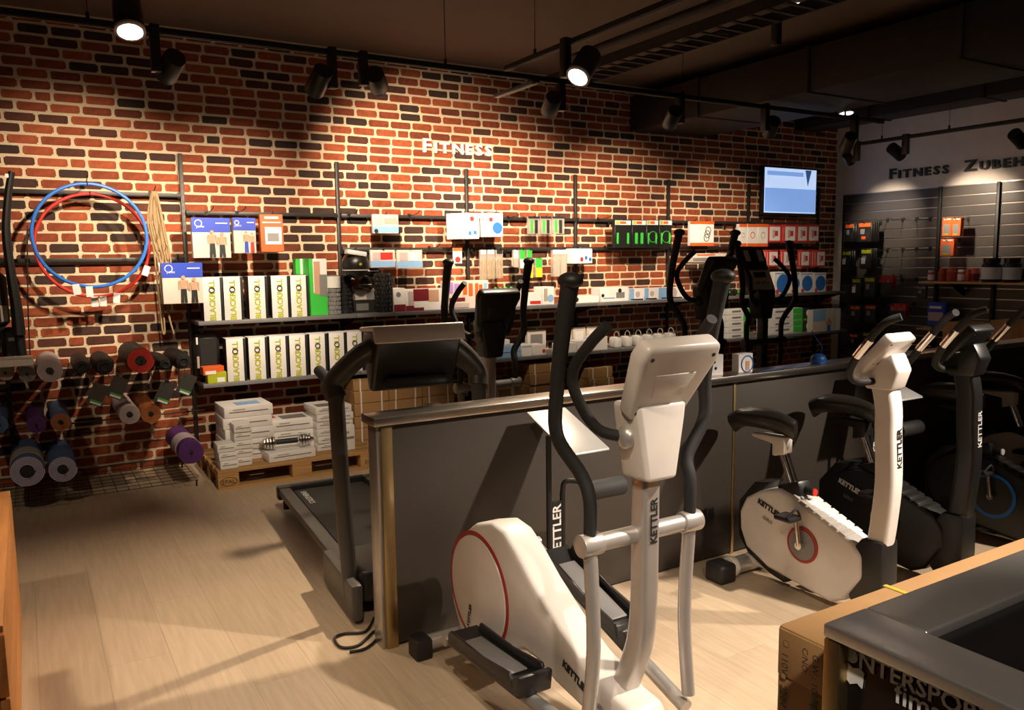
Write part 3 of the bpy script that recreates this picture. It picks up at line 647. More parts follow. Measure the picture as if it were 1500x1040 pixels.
MB().lathe([(.04, 0), (.046, .012), (.044, .03), (.03, .05), (.012, .056)], n=28).build('bellows', 'ball_blue', t)
for k in range(4): MB().ring((0, 0, .014+k*.01), .046-.004*k, .002, 'Z', 32).build('rib', 'ball_blue', t)
MB().tube([(.02, 0, .05), (.03, 0, .09), (-.02, 0, .14), (-.045, .02, .19)], .003).build('hose', 'royal_blue', t)
# --- hula hoops, rope, black hanging gear
def hoop(lbl, cx, cy, rx, Y, m, tags, tilt):
    c = aY(cx, cy, Y); R = aY(cx+rx, cy, Y).x-c.x
    t = thing('hula_hoop', lbl, 'hula hoop', (c.x, Y, c.z-R)); t.rotation_euler = (tilt, 0, 0)
    MB().ring((0, 0, R), R, .0125, 'Y', 72).build('ring', m, t)
    MB().ring((0, 0, 2*R-.0), .018, .003, 'X', 16).build('hanging_loop', 'rubber', t)
    for a in tags:
        MB().box((math.sin(a)*R, -.014, R-math.cos(a)*R-.035), (.045, .002, .075), Matrix.Rotation(a*.3, 3, 'Y')).build('paper_tag', 'print_white', t)
hoop('red hula hoop hanging behind the blue one', 137, 360, 81, 6.6, 'red', (-.05, .1, .35, 1.15), .03)
hoop('blue hula hoop hanging in front of the red one', 133.5, 345, 81.5, 6.46, 'hoop_blue', (-.33, -.1), -.02)
q = aY(127, 270, 6.5); hook(q.x, q.z+.02, .32)
c = aY(226, 280, 6.5); zb_ = aY(233, 490, 6.5).z
t = thing('rope_hank', 'hank of beige rope hanging right of the hula hoops', 'rope', (c.x, 6.52, zb_))
H_ = c.z-zb_
for k in range(7):
    x = (k-3)*.012; lo = H_*(.42+.05*(k % 3)) if k else 0.; y = -.01*(k % 2)
    MB().tube([(x*.4, y, H_), (x*1.2-.012, y, H_*.8), (x*1.3+.02, y, H_*.6), (x+.03, y, lo+.1), (x+.042, y, lo), (x+.05, y, lo+.1), (x*1.1+.032, y, H_*.65), (x*.6+.012, y, H_*.9), (x*.4+.004, y, H_)], .0065, 8, 5).build('rope_strand', 'beige_rope', t)
MB().tube([(.03, -.01, H_*.45), (.05, -.01, H_*.3), (.045, -.012, H_*.15), (.075, -.01, .0)], .007, 8, 5).build('rope_tail', 'beige_rope', t)
MB().box((.02, -.03, H_*.47), (.05, .002, .07)).build('paper_tag', 'print_white', t)
hook(c.x, c.z, .28)
Yb = 6.4
def P_(x, y): return aY(x, y, Yb)
c = P_(18, 600); t = thing('strap_set', 'black padded strap set hanging at the left picture edge', 'strap', (c.x, Yb, c.z))
pts = [P_(x, y)-c for x, y in ((17, 252), (12, 285), (9, 340), (16, 400), (24, 450), (28, 490))]
MB().tube(pts, .04, 12, 5, radii=(.035, .04, .045, .05, .06, .07), flat=(1, .6)).build('padded_strap', 'rubber', t)
MB().box(P_(10, 258)-c+Vector((0, -.03, 0)), (.02, .004, .025)).build('label_patch', 'print_white', t)
c2 = P_(28, 490)-c
MB().tube([c2, P_(30, 505)-c, P_(33, 522)-c], .03, 10, 4).build('lower_strap', 'rubber', t)
MB().tube([P_(40, 330)-c, P_(41, 450)-c, P_(44, 520)-c], .004, 6, 3).build('cord', 'rubber', t)
product('bag', 'black bag with small white print hanging below the padded strap', 'bag', (2, 480, 38, 528), 6.45, .12, 'rubber', [(R_, .3, .3, .6, .4, 'cable_grey')], bev=.03)
product('bag', 'dark bag hanging above the beige board at the left edge', 'bag', (-30, 400, 12, 480), 6.45, .12, 'rubber', [(R_, .7, .6, .95, .9, 'cable_grey')], bev=.03)
o = product('foam_board', 'beige foam board lying over the mat hooks at the left edge', 'board', (-30, 528, 50, 538), 6.02, .26, 'box_cream', [])
# --- yoga mats on prongs
def mat_roll(lbl, px, py, rp, m1, m2, Yf=6.05, L=.62, inner=.35, wrap=None, turns=5):
    c = aY(px, py, Yf); r = aY(px+rp, py, Yf).x-c.x
    t = thing('exercise_mat', lbl, 'exercise mat', (c.x, Yf, c.z-r), group='rolled mats on the wall hooks')
    MB().cyl((0, .006, r), (0, min(L, D-.03-Yf), r), r*.985, n=32).build('roll', m2, t)
    th = (r-r*inner)/turns; pts = []
    N = turns*22
    for i in range(N+1):
        a = i/22*2*math.pi; rr = r*inner+th*(i/22)-th*.1
        pts.append((math.cos(a)*min(rr, r-.002), 0, r+math.sin(a)*min(rr, r-.002)))
    s = MB(); rings = []
    for p_ in pts:
        d = Vector((p_[0], 0, p_[2]-r)).normalized()
        rings.append([s.bm.verts.new(Vector(p_)+d*u+Vector((0, v, 0))) for u, v in ((-th*.36, -.006), (th*.36, -.006), (th*.36, .05), (-th*.36, .05))])
    for a, b in zip(rings, rings[1:]):
        for k in range(4): s.bm.faces.new((a[k], a[(k+1) % 4], b[(k+1) % 4], b[k]))
    s.build('coil', m1, t)
    MB().cyl((0, -.004, r), (0, .03, r), r*inner*.9, n=20).build('core_hole', 'print_black', t)
    if wrap: MB().lathe([(r*1.01, 0), (r*1.02, 0), (r*1.02, .2), (r*1.01, .2)], n=28).build('paper_band', wrap, t).rotation_euler = (-math.pi/2, 0, 0); [setattr(ch, 'location', (0, .12, r)) for ch in kids(t) if ch.name.startswith('paper_band')]
    MB().tube([(0, D-.002-Yf, r*.9), (0, -.05, r*.9), (0, -.07, r*.9+.02)], .004, 6, 1).build('wire_prong', 'black_metal', t)
    return t
mat_roll('pale grey rolled mat, highest on the left', 73, 543, 19, 'pink_grey', 'pink_grey', wrap='cable_grey')
mat_roll('red rolled mat in a dark bag', 206, 528, 20, 'red', 'rubber', inner=.42)
mat_roll('pale lilac rolled mat beside the orange one', 190, 607, 15.5, 'pink_grey', 'pink_grey', 6.12)
mat_roll('orange rolled mat beside the pale lilac one', 221, 606, 15, 'mat_orange', 'mat_orange', 6.12, inner=.3)
mat_roll('brown orange rolled mat left of the dark bags', 89, 618, 15, 'mat_orange', 'mat_blue', 6.12, inner=.3)
mat_roll('dark purple rolled mat in film, left', 53, 622, 14.5, 'purple', 'purple', 6.12, inner=.2)
mat_roll('blue rolled mat cut by the left picture edge', -4, 622, 16, 'mat_blue', 'mat_blue', 6.12)
mat_roll('large purple rolled mat next to the pallet', 280, 662, 18.5, 'purple', 'purple', 6.0, inner=.2, wrap='pink_grey', turns=7)
mat_roll('thick blue and lavender striped mat, lowest left', 40, 690, 26, 'mat_lav', 'mat_blue', 5.9, inner=.45, wrap='cable_grey')
mat_roll('blue and lavender striped mat, lowest second', 92, 687, 21.5, 'mat_lav', 'mat_blue', 5.95, inner=.4)
mat_roll('dark grey mat end in film under the beige board', 40, 548, 13, 'machine_grey', 'machine_grey', 6.15, inner=.2)
mat_roll('silver mat end in film at the left edge', 8, 546, 13, 'cable_grey', 'machine_grey', 6.15, inner=.2)
for lbl, px, py, rp, tagxy in (('black bagged mat hanging left of the red one', 121, 538, 14, (143, 578)), ('black bagged mat next to the red one', 154, 537, 16, (172, 568)), ('black bagged mat right of the red one', 242, 534, 11, (241, 576)), ('black bagged mat beside the lower shelf end', 269, 530, 14, (273, 563))):
    Yf = 6.1; c = aY(px, py, Yf); r = aY(px+rp, py, Yf).x-c.x
    t = thing('mat_bag', lbl, 'mat bag', (c.x, Yf, c.z-r), group='black bagged mats on the wall hooks')
    s = MB(); s.tube([(0, 0, r), (0, .12, r), (0, .4, r), (0, .6, r)], r, 20, 4, radii=(r*.72, r, r, r*.8)); s.build('bag', 'rubber', t)
    MB().ring((0, -.01, r), r*.45, .006, 'Y', 20).build('drawstring', 'rubber', t)
    q = aY(tagxy[0], tagxy[1], Yf-.03)-Vector((c.x, Yf, c.z-r))
    MB().tube([(0, 0, r*.7), (q.x*.5, -.03, q.z*.4+r*.2), (q.x, -.03, q.z+.05)], .002, 6, 3).build('tag_string', 'rubber', t)
    o = MB().box((0, 0, 0), (.10, .003, .15)).box((.0, -.002, -.055), (.098, .002, .02)).build('hang_tag', 'slat_grey', t); o.location = q; o.rotation_euler = (0, .45, 0)
    o2 = MB().box((.01, -.004, -.045), (.08, .002, .008)).build('green_stripe', 'green', o); o3 = MB().box((.01, -.004, -.06), (.07, .002, .014)).build('white_print', 'print_white', o)
# wire mesh base on the floor below the mats
t = thing('wire_grid', 'black wire grid on the floor below the mats', 'wire grid', (.1, 6.25, .0))
for k in range(30): MB().cyl((-1.3+k*.075, -.22, .05), (-1.3+k*.075, .45, .05), .002, n=5).build('wire', 'black_metal', t)
for k in range(8): MB().cyl((-1.32, -.22+k*.095, .053), (.88, -.22+k*.095, .053), .0022, n=5).build('wire', 'black_metal', t)
for sx in (-1.3, .87):
    for sy in (-.2, .43): MB().cyl((sx, sy, 0), (sx, sy, .05), .006, n=8).build('foot', 'black_metal', t)
# long wire shelf bars that carry the mats
for z, lbl in ((aY(280, 609, 6.4).z, 'middle'), (aY(280, 680, 6.3).z, 'lowest')):
    o = MB().cyl((-1.3, 0, 0), (1.15, 0, 0), .006, n=8).build('mat_rail', 'black_metal', None, loc=(.0, 6.6, z)); tag(o, lbl+' thin steel rail behind the rolled mats', 'rail')

# ================================================================== TELEVISION
a, b = aY(1121, 245, 6.6), aY(1196, 315, 6.6)
t = thing('television', 'wall television showing a pale blue picture', 'television', ((a.x+b.x)/2, 6.62, b.z), 0)
w_, h_ = b.x-a.x, a.z-b.z+.02
MB().box((0, .02, h_/2), (w_+.03, .05, h_+.02)).build('housing', 'plastic_black', t, .006)
s = MB().box((0, -.007, h_/2), (w_-.02, .004, h_-.03)).build('screen', 'screen_pale', t)
MB().box((0, -.0102, h_*.3), (w_-.03, .002, h_*.5)).build('picture_band', 'screen_blue', s)
MB().box((-.1, -.0102, h_*.86), (w_*.68, .002, h_*.09)).build('picture_band', 'screen_blue', s)
MB().prism([(w_*.27, h_*.96), (w_*.39, h_*.96), (w_*.34, h_*.72), (w_*.32, h_*.62)], -.0125, -.0098, 'Y').build('picture_shape', 'screen_dark', s)
MB().box((0, .08, h_/2), (.12, .09, .12)).build('wall_mount', 'black_metal', t)

# ================================================================== RIGHT WALL
zt = aX(1500, 263, XR-.03).z; y1_, y0_ = aX(1237, 300, XR-.03).y, 1.5
t = thing('slat_wall', 'dark grey slatted display panel on the white wall', 'slat wall', (XR-.02, (y0_+y1_)/2, .1))
N = 20; pit = (zt-.1)/N; Lw = y1_-y0_
me = MB().box((0, 0, 0), (.022, Lw, pit-.012)).mesh('slat', .002, 1); me2 = MB().box((.004, 0, 0), (.014, Lw, .011)).mesh('groove_strip')
for k in range(N):
    link('slat', me, 'slat_grey', t, (0, 0, pit*(k+.5))); link('groove_strip', me2, 'slat_alu', t, (0, 0, pit*(k+1)-.001))
MB().box((-.002, Lw/2+.008, (zt-.1)/2), (.03, .016, zt-.1)).build('edge_trim', 'black_metal', t)
for lbl, px in (('slotted black upright on the slat wall left of the gloves with orange card', 1377), ('slotted black upright on the slat wall behind the black tubs', 1462)):
    y = aX(px, 300, XR-.04).y; o = thing('wall_upright', lbl, 'wall upright', (XR-.045, y, .1))
    MB().box((0, 0, (zt-.1)/2), (.025, .035, zt-.1)).build('channel', 'black_metal', o, .002)
    for k in range(20): MB().box((-.013, 0, .5+k*.085), (.002, .007, .02)).build('slot', 'upright_grey', o)
HK = MB().tube([(0, 0, 0), (-.2, 0, -.01), (-.24, 0, .01)], .004, 6, 1).box((.003, 0, 0), (.008, .03, .05)).mesh('slat_hook')
for r, py in enumerate((322, 366, 410)):
    for px in (1300, 1322, 1342, 1362):
        q = aX(px, py-(px-1300)*.02, XR-.04); o = link('slat_hook', HK, 'black_metal', None, q); tag(o, 'empty black hook on the slat wall', 'hook', 'empty hooks on the slat wall')
def glove(lbl, rect, X, hdr, body='plastic_black', n=3, extra=()):
    return product('glove_pack', lbl, 'gloves', rect, X, .03, body, [(R_, .1, .06, .9, .24, hdr), (R_, .2, .35, .5, .6, 'machine_grey'), (R_, .55, .5, .85, .8, 'upright_grey')]+list(extra), n, .04, None, 'X', bev=.008, hookit=True)
GX = XR-.32
glove('black glove pack with orange print, top row left', (1237, 327, 1251, 355), GX, 'orange', n=3)
glove('black glove pack with orange print, top row right', (1256, 325, 1277, 355), GX-.02, 'orange', n=4, extra=[(R_, .3, .7, .6, .85, 'orange')])
for i, (rect, c_, w) in enumerate((((1233, 367, 1246, 394), 'lime', 1), ((1260, 364, 1277, 394), 'lime', 1), ((1247, 407, 1261, 436), 'lime', 1), ((1265, 405, 1282, 436), 'lime', 0), ((1244, 447, 1260, 473), 'orange', 0), ((1266, 446, 1283, 473), 'orange', 0), ((1244, 488, 1257, 512), 'orange', 0), ((1263, 486, 1277, 512), 'lime', 0))):
    glove('black glove pack on the slat wall, '+['second row left with white tag', 'second row right with white tag', 'third row left with white tag', 'third row right', 'fourth row left', 'fourth row right', 'lowest row left', 'lowest row right'][i], rect, GX, c_, n=3, extra=[(R_, .1, .45, .45, .75, 'print_white')] if w else [])
for i, rect in enumerate(((1286, 404, 1297, 424), (1297, 404, 1308, 424), (1303, 445, 1315, 465), (1315, 445, 1327, 465))):
    glove('red topped glove pack, '+['upper left', 'upper right', 'lower left', 'lower right'][i], rect, XR-.26, 'red', 'red', 2, [(R_, .0, .5, 1, 1, 'plastic_black')])
for i, rect in enumerate(((1380, 319, 1394, 346), (1394, 319, 1407, 346), (1377, 350, 1397, 375))):
    product('glove_pack', 'glove pack with orange card and lime fingertips, '+['upper left', 'upper right', 'lower'][i], 'gloves', rect, XR-.26, .03, 'orange', [(R_, .15, .35, .8, .92, 'machine_grey'), (R_, .2, .85, .7, .92, 'lime'), (R_, .2, .05, .9, .12, 'print_white')], 2, .035, None, 'X', hookit=True)
glove('black hanging pack at the left end of the wooden shelf', (1342, 418, 1357, 438), XR-.3, 'machine_grey', n=1)
q = aX(1346, 412, XR-.32); zs = q.z
t = thing('wall_shelf', 'light wooden shelf on the slat wall carrying supplement tubs', 'shelf', (XR-.18, (q.y+1.8)/2, zs-.022))
MB().box((0, 0, .011), (.30, q.y-1.8, .022)).build('board', 'wood_board', t, .002)
for f in (-.45, -.1, .4): MB().prism([(.14, 0), (.14, -.14), (.12, -.14), (-.12, -.015), (-.12, 0)], f*(q.y-1.8)-.003, f*(q.y-1.8)+.003, 'Y').build('bracket', 'black_metal', t)
def tub(lbl, px, wpx, ptop, X, body, cap, label_m):
    a, b = aX(px-wpx/2, 405, X), aX(px+wpx/2, 405, X); r = (a.y-b.y)/2; h = aX(px, ptop, X).z-zs
    t = thing('supplement_tub', lbl, 'tub', (X+.0, (a.y+b.y)/2, zs), group='supplement tubs on the wooden shelf')
    MB().lathe([(r*.94, 0), (r, .01), (r, h*.72), (r*.82, h*.8), (r*.82, h*.84)], n=28).build('jar', body, t); MB().lathe([(r*.9, h*.82), (r*.9, h), (r*.86, h)], n=28).build('lid', cap, t)
    MB().lathe([(r*1.005, h*.12), (r*1.012, h*.12), (r*1.012, h*.62), (r*1.005, h*.62)], n=28).build('label', label_m, t)
tub('large black supplement tub with white label, left of the two', 1452, 26, 378, XR-.2, 'tub_black', 'tub_black', 'print_white')
tub('large black supplement tub with white label, right of the two', 1482, 25, 378, XR-.2, 'tub_black', 'tub_black', 'print_white')
for i, (px, wp, pt, m) in enumerate(((1364, 9, 396, 'print_white'), (1380, 11, 393, 'tub_red'), (1394, 14, 392, 'tub_red'), (1408, 10, 395, 'print_white'), (1418, 8, 395, 'tub_red'), (1428, 12, 393, 'maroon'))):
    tub('small supplement jar, '+['first from the left with white label', 'second from the left, all red', 'third and widest red one', 'fourth with white label', 'fifth, narrow red', 'sixth, dark red'][i], px, wp, pt, XR-.2, 'tub_red', 'print_white' if i in (0, 3) else 'tub_red', m)
q2 = aX(1345, 480, XR-.3)
t = thing('wall_shelf', 'short lower wooden shelf behind the training bikes', 'shelf', (XR-.17, q2.y-.3, q2.z-.02)); MB().box((0, 0, .01), (.3, .62, .02)).build('board', 'wood_board', t, .002); MB().box((.1, .2, -.04), (.08, .01, .08)).build('bracket', 'black_metal', t)
product('snack_bag', 'blue and white snack bag on the lower wooden shelf', 'bag', (1357, 443, 1384, 479), XR-.27, .1, 'royal_blue', [(R_, .1, .4, .9, .75, 'pink_grey'), (R_, .15, .15, .8, .25, 'print_white')], wall='X', bev=.02)
for i, (x0, x1, y0) in enumerate(((1381, 1445, 474), (1450, 1530, 471))):
    q = aX((x0+x1)/2, y0, 8.2); a, b = aX(x0, y0, 8.2), aX(x1, y0, 8.2)
    t = thing('cardboard_box', ['long brown carton standing behind the black bikes', 'brown carton behind the bike console at the right edge'][i], 'box', (8.4, (a.y+b.y)/2, 0))
    h = q.z; Ly = a.y-b.y
    MB().box((0, 0, h/2), (.4, Ly, h)).build('carton', 'carton', t, .006)
    MB().box((-.2015, 0, h*.8), (.002, Ly*.15, h*.4)).build('tape', 'carton', t)

# ================================================================== PALLET AND FLOOR STOCK
pr_ = aZ(322, 720.5); PX, PY = pr_.x, pr_.y
t = thing('euro_pallet', 'wooden pallet on the floor in front of the brick wall', 'pallet', (PX+.6, PY+.4, 0), -.015)
for i, (y, wd) in enumerate(((-.3275, .145), (-.165, .1), (0, .145), (.165, .1), (.3275, .145))): MB().box((0, y, .133), (1.2, wd, .022)).build('deck_board', 'wood_pallet', t, .003)
for x in (-.5275, 0, .5275):
    MB().box((x, 0, .111), (.145, .8, .022)).build('stringer_board', 'wood_pallet', t, .002)
    for y in (-.35, 0, .35): MB().box((x, y, .061), (.145, .1, .078)).build('block', 'wood_pallet', t, .002)
for y in (-.35, 0, .35): MB().box((0, y, .011), (1.2, .1, .022)).build('bottom_board', 'wood_pallet', t, .002)
text('EPAL', .042, 'print_black', t, (-.5275, -.4008, .047), (1, 0, 0), UPZ, 'stamp', .0006); MB().ring((-.5275, -.401, .062), .042, .002, 'Y', 32, (1, 1)).build('stamp_oval', 'print_black', t).scale = (1.35, 1, .72)
[setattr(ch, 'location', (-.5275*(1-1.35), 0, .062*(1-.72))) for ch in kids(t) if ch.name.startswith('stamp_oval')]
text('EUR', .042, 'print_black', t, (.5275, -.4008, .047), (1, 0, 0), UPZ, 'stamp', .0006)
def stock(lbl, rect, Y, dep, z0, h, tilt=0., n=1, prints=(), body='box_white', name='product_box', grp=None):
    a, b = aY(rect[0], rect[1], Y), aY(rect[2], rect[1], Y); t0 = None
    for k in range(n):
        loc = Vector(((a.x+b.x)/2+random.uniform(-.008, .008)*(n > 1), Y+dep/2+random.uniform(-.012, .012)*(n > 1), z0+k*h))
        lb = lbl if n == 1 else lbl+', '+(['bottom', 'second from below', 'third from below', 'fourth from below', 'fifth from below', 'sixth from below'][k] if k < n-1 else 'top')
        t = thing(name, lb, 'box', loc, tilt+random.uniform(-.04, .04)*(n > 1), grp)
        w_ = b.x-a.x
        MB().box((0, 0, h/2), (w_, dep, h-.002)).build('package', body, t, .006, 2)
        MB().box((0, -dep/2-.0006, h*.5), (w_*.8, .0015, h*.10)).build('print', 'machine_grey', t)
        MB().box((-w_*.2, -dep/2-.0006, h*.72), (w_*.25, .0015, h*.1)).build('print', 'cable_grey', t)
        if k == n-1:
            for (u0, v0, u1, v1, mm) in prints: MB().box(((u0+u1)/2*w_-w_/2, (v0+v1)/2*dep-dep/2, h+.0002), ((u1-u0)*w_, (v1-v0)*dep, .0015)).build('print', mm, t)
ZP = .145
stock('wide white box in the tall pile on the pallet', (329, 640, 401), PY+.22, .34, ZP, .082, 0, 5, [(.3, .2, .8, .6, 'sky_blue')])
stock('small white box in the front left pile on the pallet', (321, 680, 348), PY+.04, .16, ZP, .06, .0, 3)
stock('small white box in the second front pile on the pallet', (345, 680, 371), PY+.07, .15, ZP, .062, .0, 5)
stock('flat white box under the chrome dumbbell', (393, 680, 463), PY+.05, .22, ZP, .07, .05, 1)
stock('white box with a picture behind the chrome dumbbell', (402, 660, 462), PY+.3, .3, ZP, .085, .0, 3, [(.3, .2, .9, .7, 'machine_grey'), (.02, .5, .2, .9, 'red')])
stock('white box in the square pile at the right of the pallet', (466, 660, 519), PY+.18, .3, ZP, .058, .0, 6, [(.1, .1, .6, .5, 'machine_grey'), (.6, .6, .8, .9, 'red')])
stock('narrow white box leaning right of the square pile', (505, 665, 521), PY+.10, .06, ZP, .2, .1, 1)
c = aZ(432, 655, ZP+.07+.05); t = thing('dumbbell', 'chrome dumbbell with black grip lying on a flat white box', 'dumbbell', (c.x, PY+.15, ZP+.071), -.1)
MB().cyl((-.2, 0, .055), (.2, 0, .055), .014).build('bar', 'chrome', t); MB().cyl((-.08, 0, .055), (.08, 0, .055), .02).build('grip', 'rubber', t)
for s in (-1, 1):
    for k, r in enumerate((.055, .053, .048, .04)): MB().cyl((s*(.09+k*.022), 0, .055), (s*(.108+k*.022), 0, .055), r, n=28).build('weight_plate', 'chrome', t, .003)
    MB().cyl((s*.178, 0, .055), (s*.19, 0, .055), .024, n=8).build('star_collar', 'chrome', t)
# brown strapped cartons below the lower shelf
cw, ch, cdp = .315, .105, .3
ct = thing('strapped_carton', '', 'box', (0, 0, 0), 0, 'brown strapped cartons below the lower shelf')
MB().box((0, 0, ch/2), (cw-.006, cdp, ch-.003)).build('carton', 'carton', ct, .004, 1)
for s in (-.3, .28):
    MB().box((s*cw, -cdp/2-.001, ch/2), (.012, .002, ch)).build('strap', 'strap_white', ct)
    MB().box((s*cw, 0, ch-.0008), (.012, cdp, .002)).build('strap', 'strap_white', ct)
firstc = True
X0 = aY(519, 600, 6.36).x
def cput(x, z, lb, y=6.36+cdp/2):
    global firstc
    if firstc: ct.location = (x, y, z); ct['label'] = lb; firstc = False
    else: copy_tree(ct, None, (x+random.uniform(-.002, .002), y+random.uniform(-.012, .012), z), lb, random.uniform(-.006, .006))
rows = ['bottom row', 'second row', 'third row', 'fourth row', 'fifth row', 'top row']; cols = ['leftmost', 'second', 'third', 'fourth']
for r in range(6):
    for c_ in range(3): cput(X0+cw*(c_+.5), r*ch, 'brown strapped carton of the large pile, %s, %s column' % (rows[r], cols[c_]))
X1 = aY(717, 570, 6.3).x
for r in range(4):
    cput(X1+cw*.5+.02, r*ch, 'brown strapped carton in the low pile right of the elliptical crossbar, '+rows[r], 6.3+cdp/2)
X2 = aY(776, 550, 6.36).x
for r in range(6): cput(X2+cw*.5, r*ch, 'brown strapped carton in the pile behind the thick black handle, '+rows[r])
X3 = aY(862, 556, 6.36).x
for r in range(5): cput(X3+cw*.5, r*ch, 'brown strapped carton in the pile left of the silver treadmill post, '+rows[r])

# ================================================================== PARTITION
pa = aZ(568.4, 953.5); YP = pa.y; XP0 = pa.x-.02; XP1 = 7.2; HP = .985; TH = .11
t = thing('partition', 'low dark panelled partition with a steel cap between the two rows of machines', 'partition', ((XP0+XP1)/2, YP+TH/2, 0))
cx = (XP0+XP1)/2
def px_(x): return x-cx
seams = [XP0+.06, aY(1076, 680, YP).x, aY(1370, 600, YP).x, aY(1370, 600, YP).x+1.4, XP1-.02]
seams[2] = seams[1]+(seams[1]-seams[0])*.72
for a, b in zip(seams, seams[1:]): MB().box((px_((a+b)/2), 0, (HP-.04)/2+.01), (b-a-.022, TH-.02, HP-.05)).build('panel', 'panel_grey', t, .002)
for x in seams[1:]: MB().box((px_(x), -.001, (HP-.04)/2), (.02, TH-.012, HP-.04)).build('joint_strip', 'brass_trim', t, .002)
MB().box((px_(XP0+.045), 0, (HP-.04)/2), (.05, TH, HP-.04)).build('end_post', 'brass_trim', t, .004)
MB().box((px_(XP0+.012), 0, (HP-.04)/2), (.02, TH*.8, HP-.04)).build('end_plate', 'steel_dark', t, .003)
MB().box((0, 0, HP-.018), (XP1-XP0+.03, TH+.035, .036)).build('cap', 'steel', t, .004)
for i, x in enumerate((aY(867, 800, YP).x, aY(1036, 780, YP).x)):
    o = thing('wall_socket', ['black power socket on the partition behind the silver arm', 'black power socket on the partition left of the white bike'][i], 'socket', (x, YP-.012, .17+.05*i)); MB().box((0, 0, .04), (.05, .02, .08)).build('plate', 'plastic_black', o, .004); MB().cyl((0, -.008, .04), (0, -.014, .04), .018).build('inset', 'rubber', o)

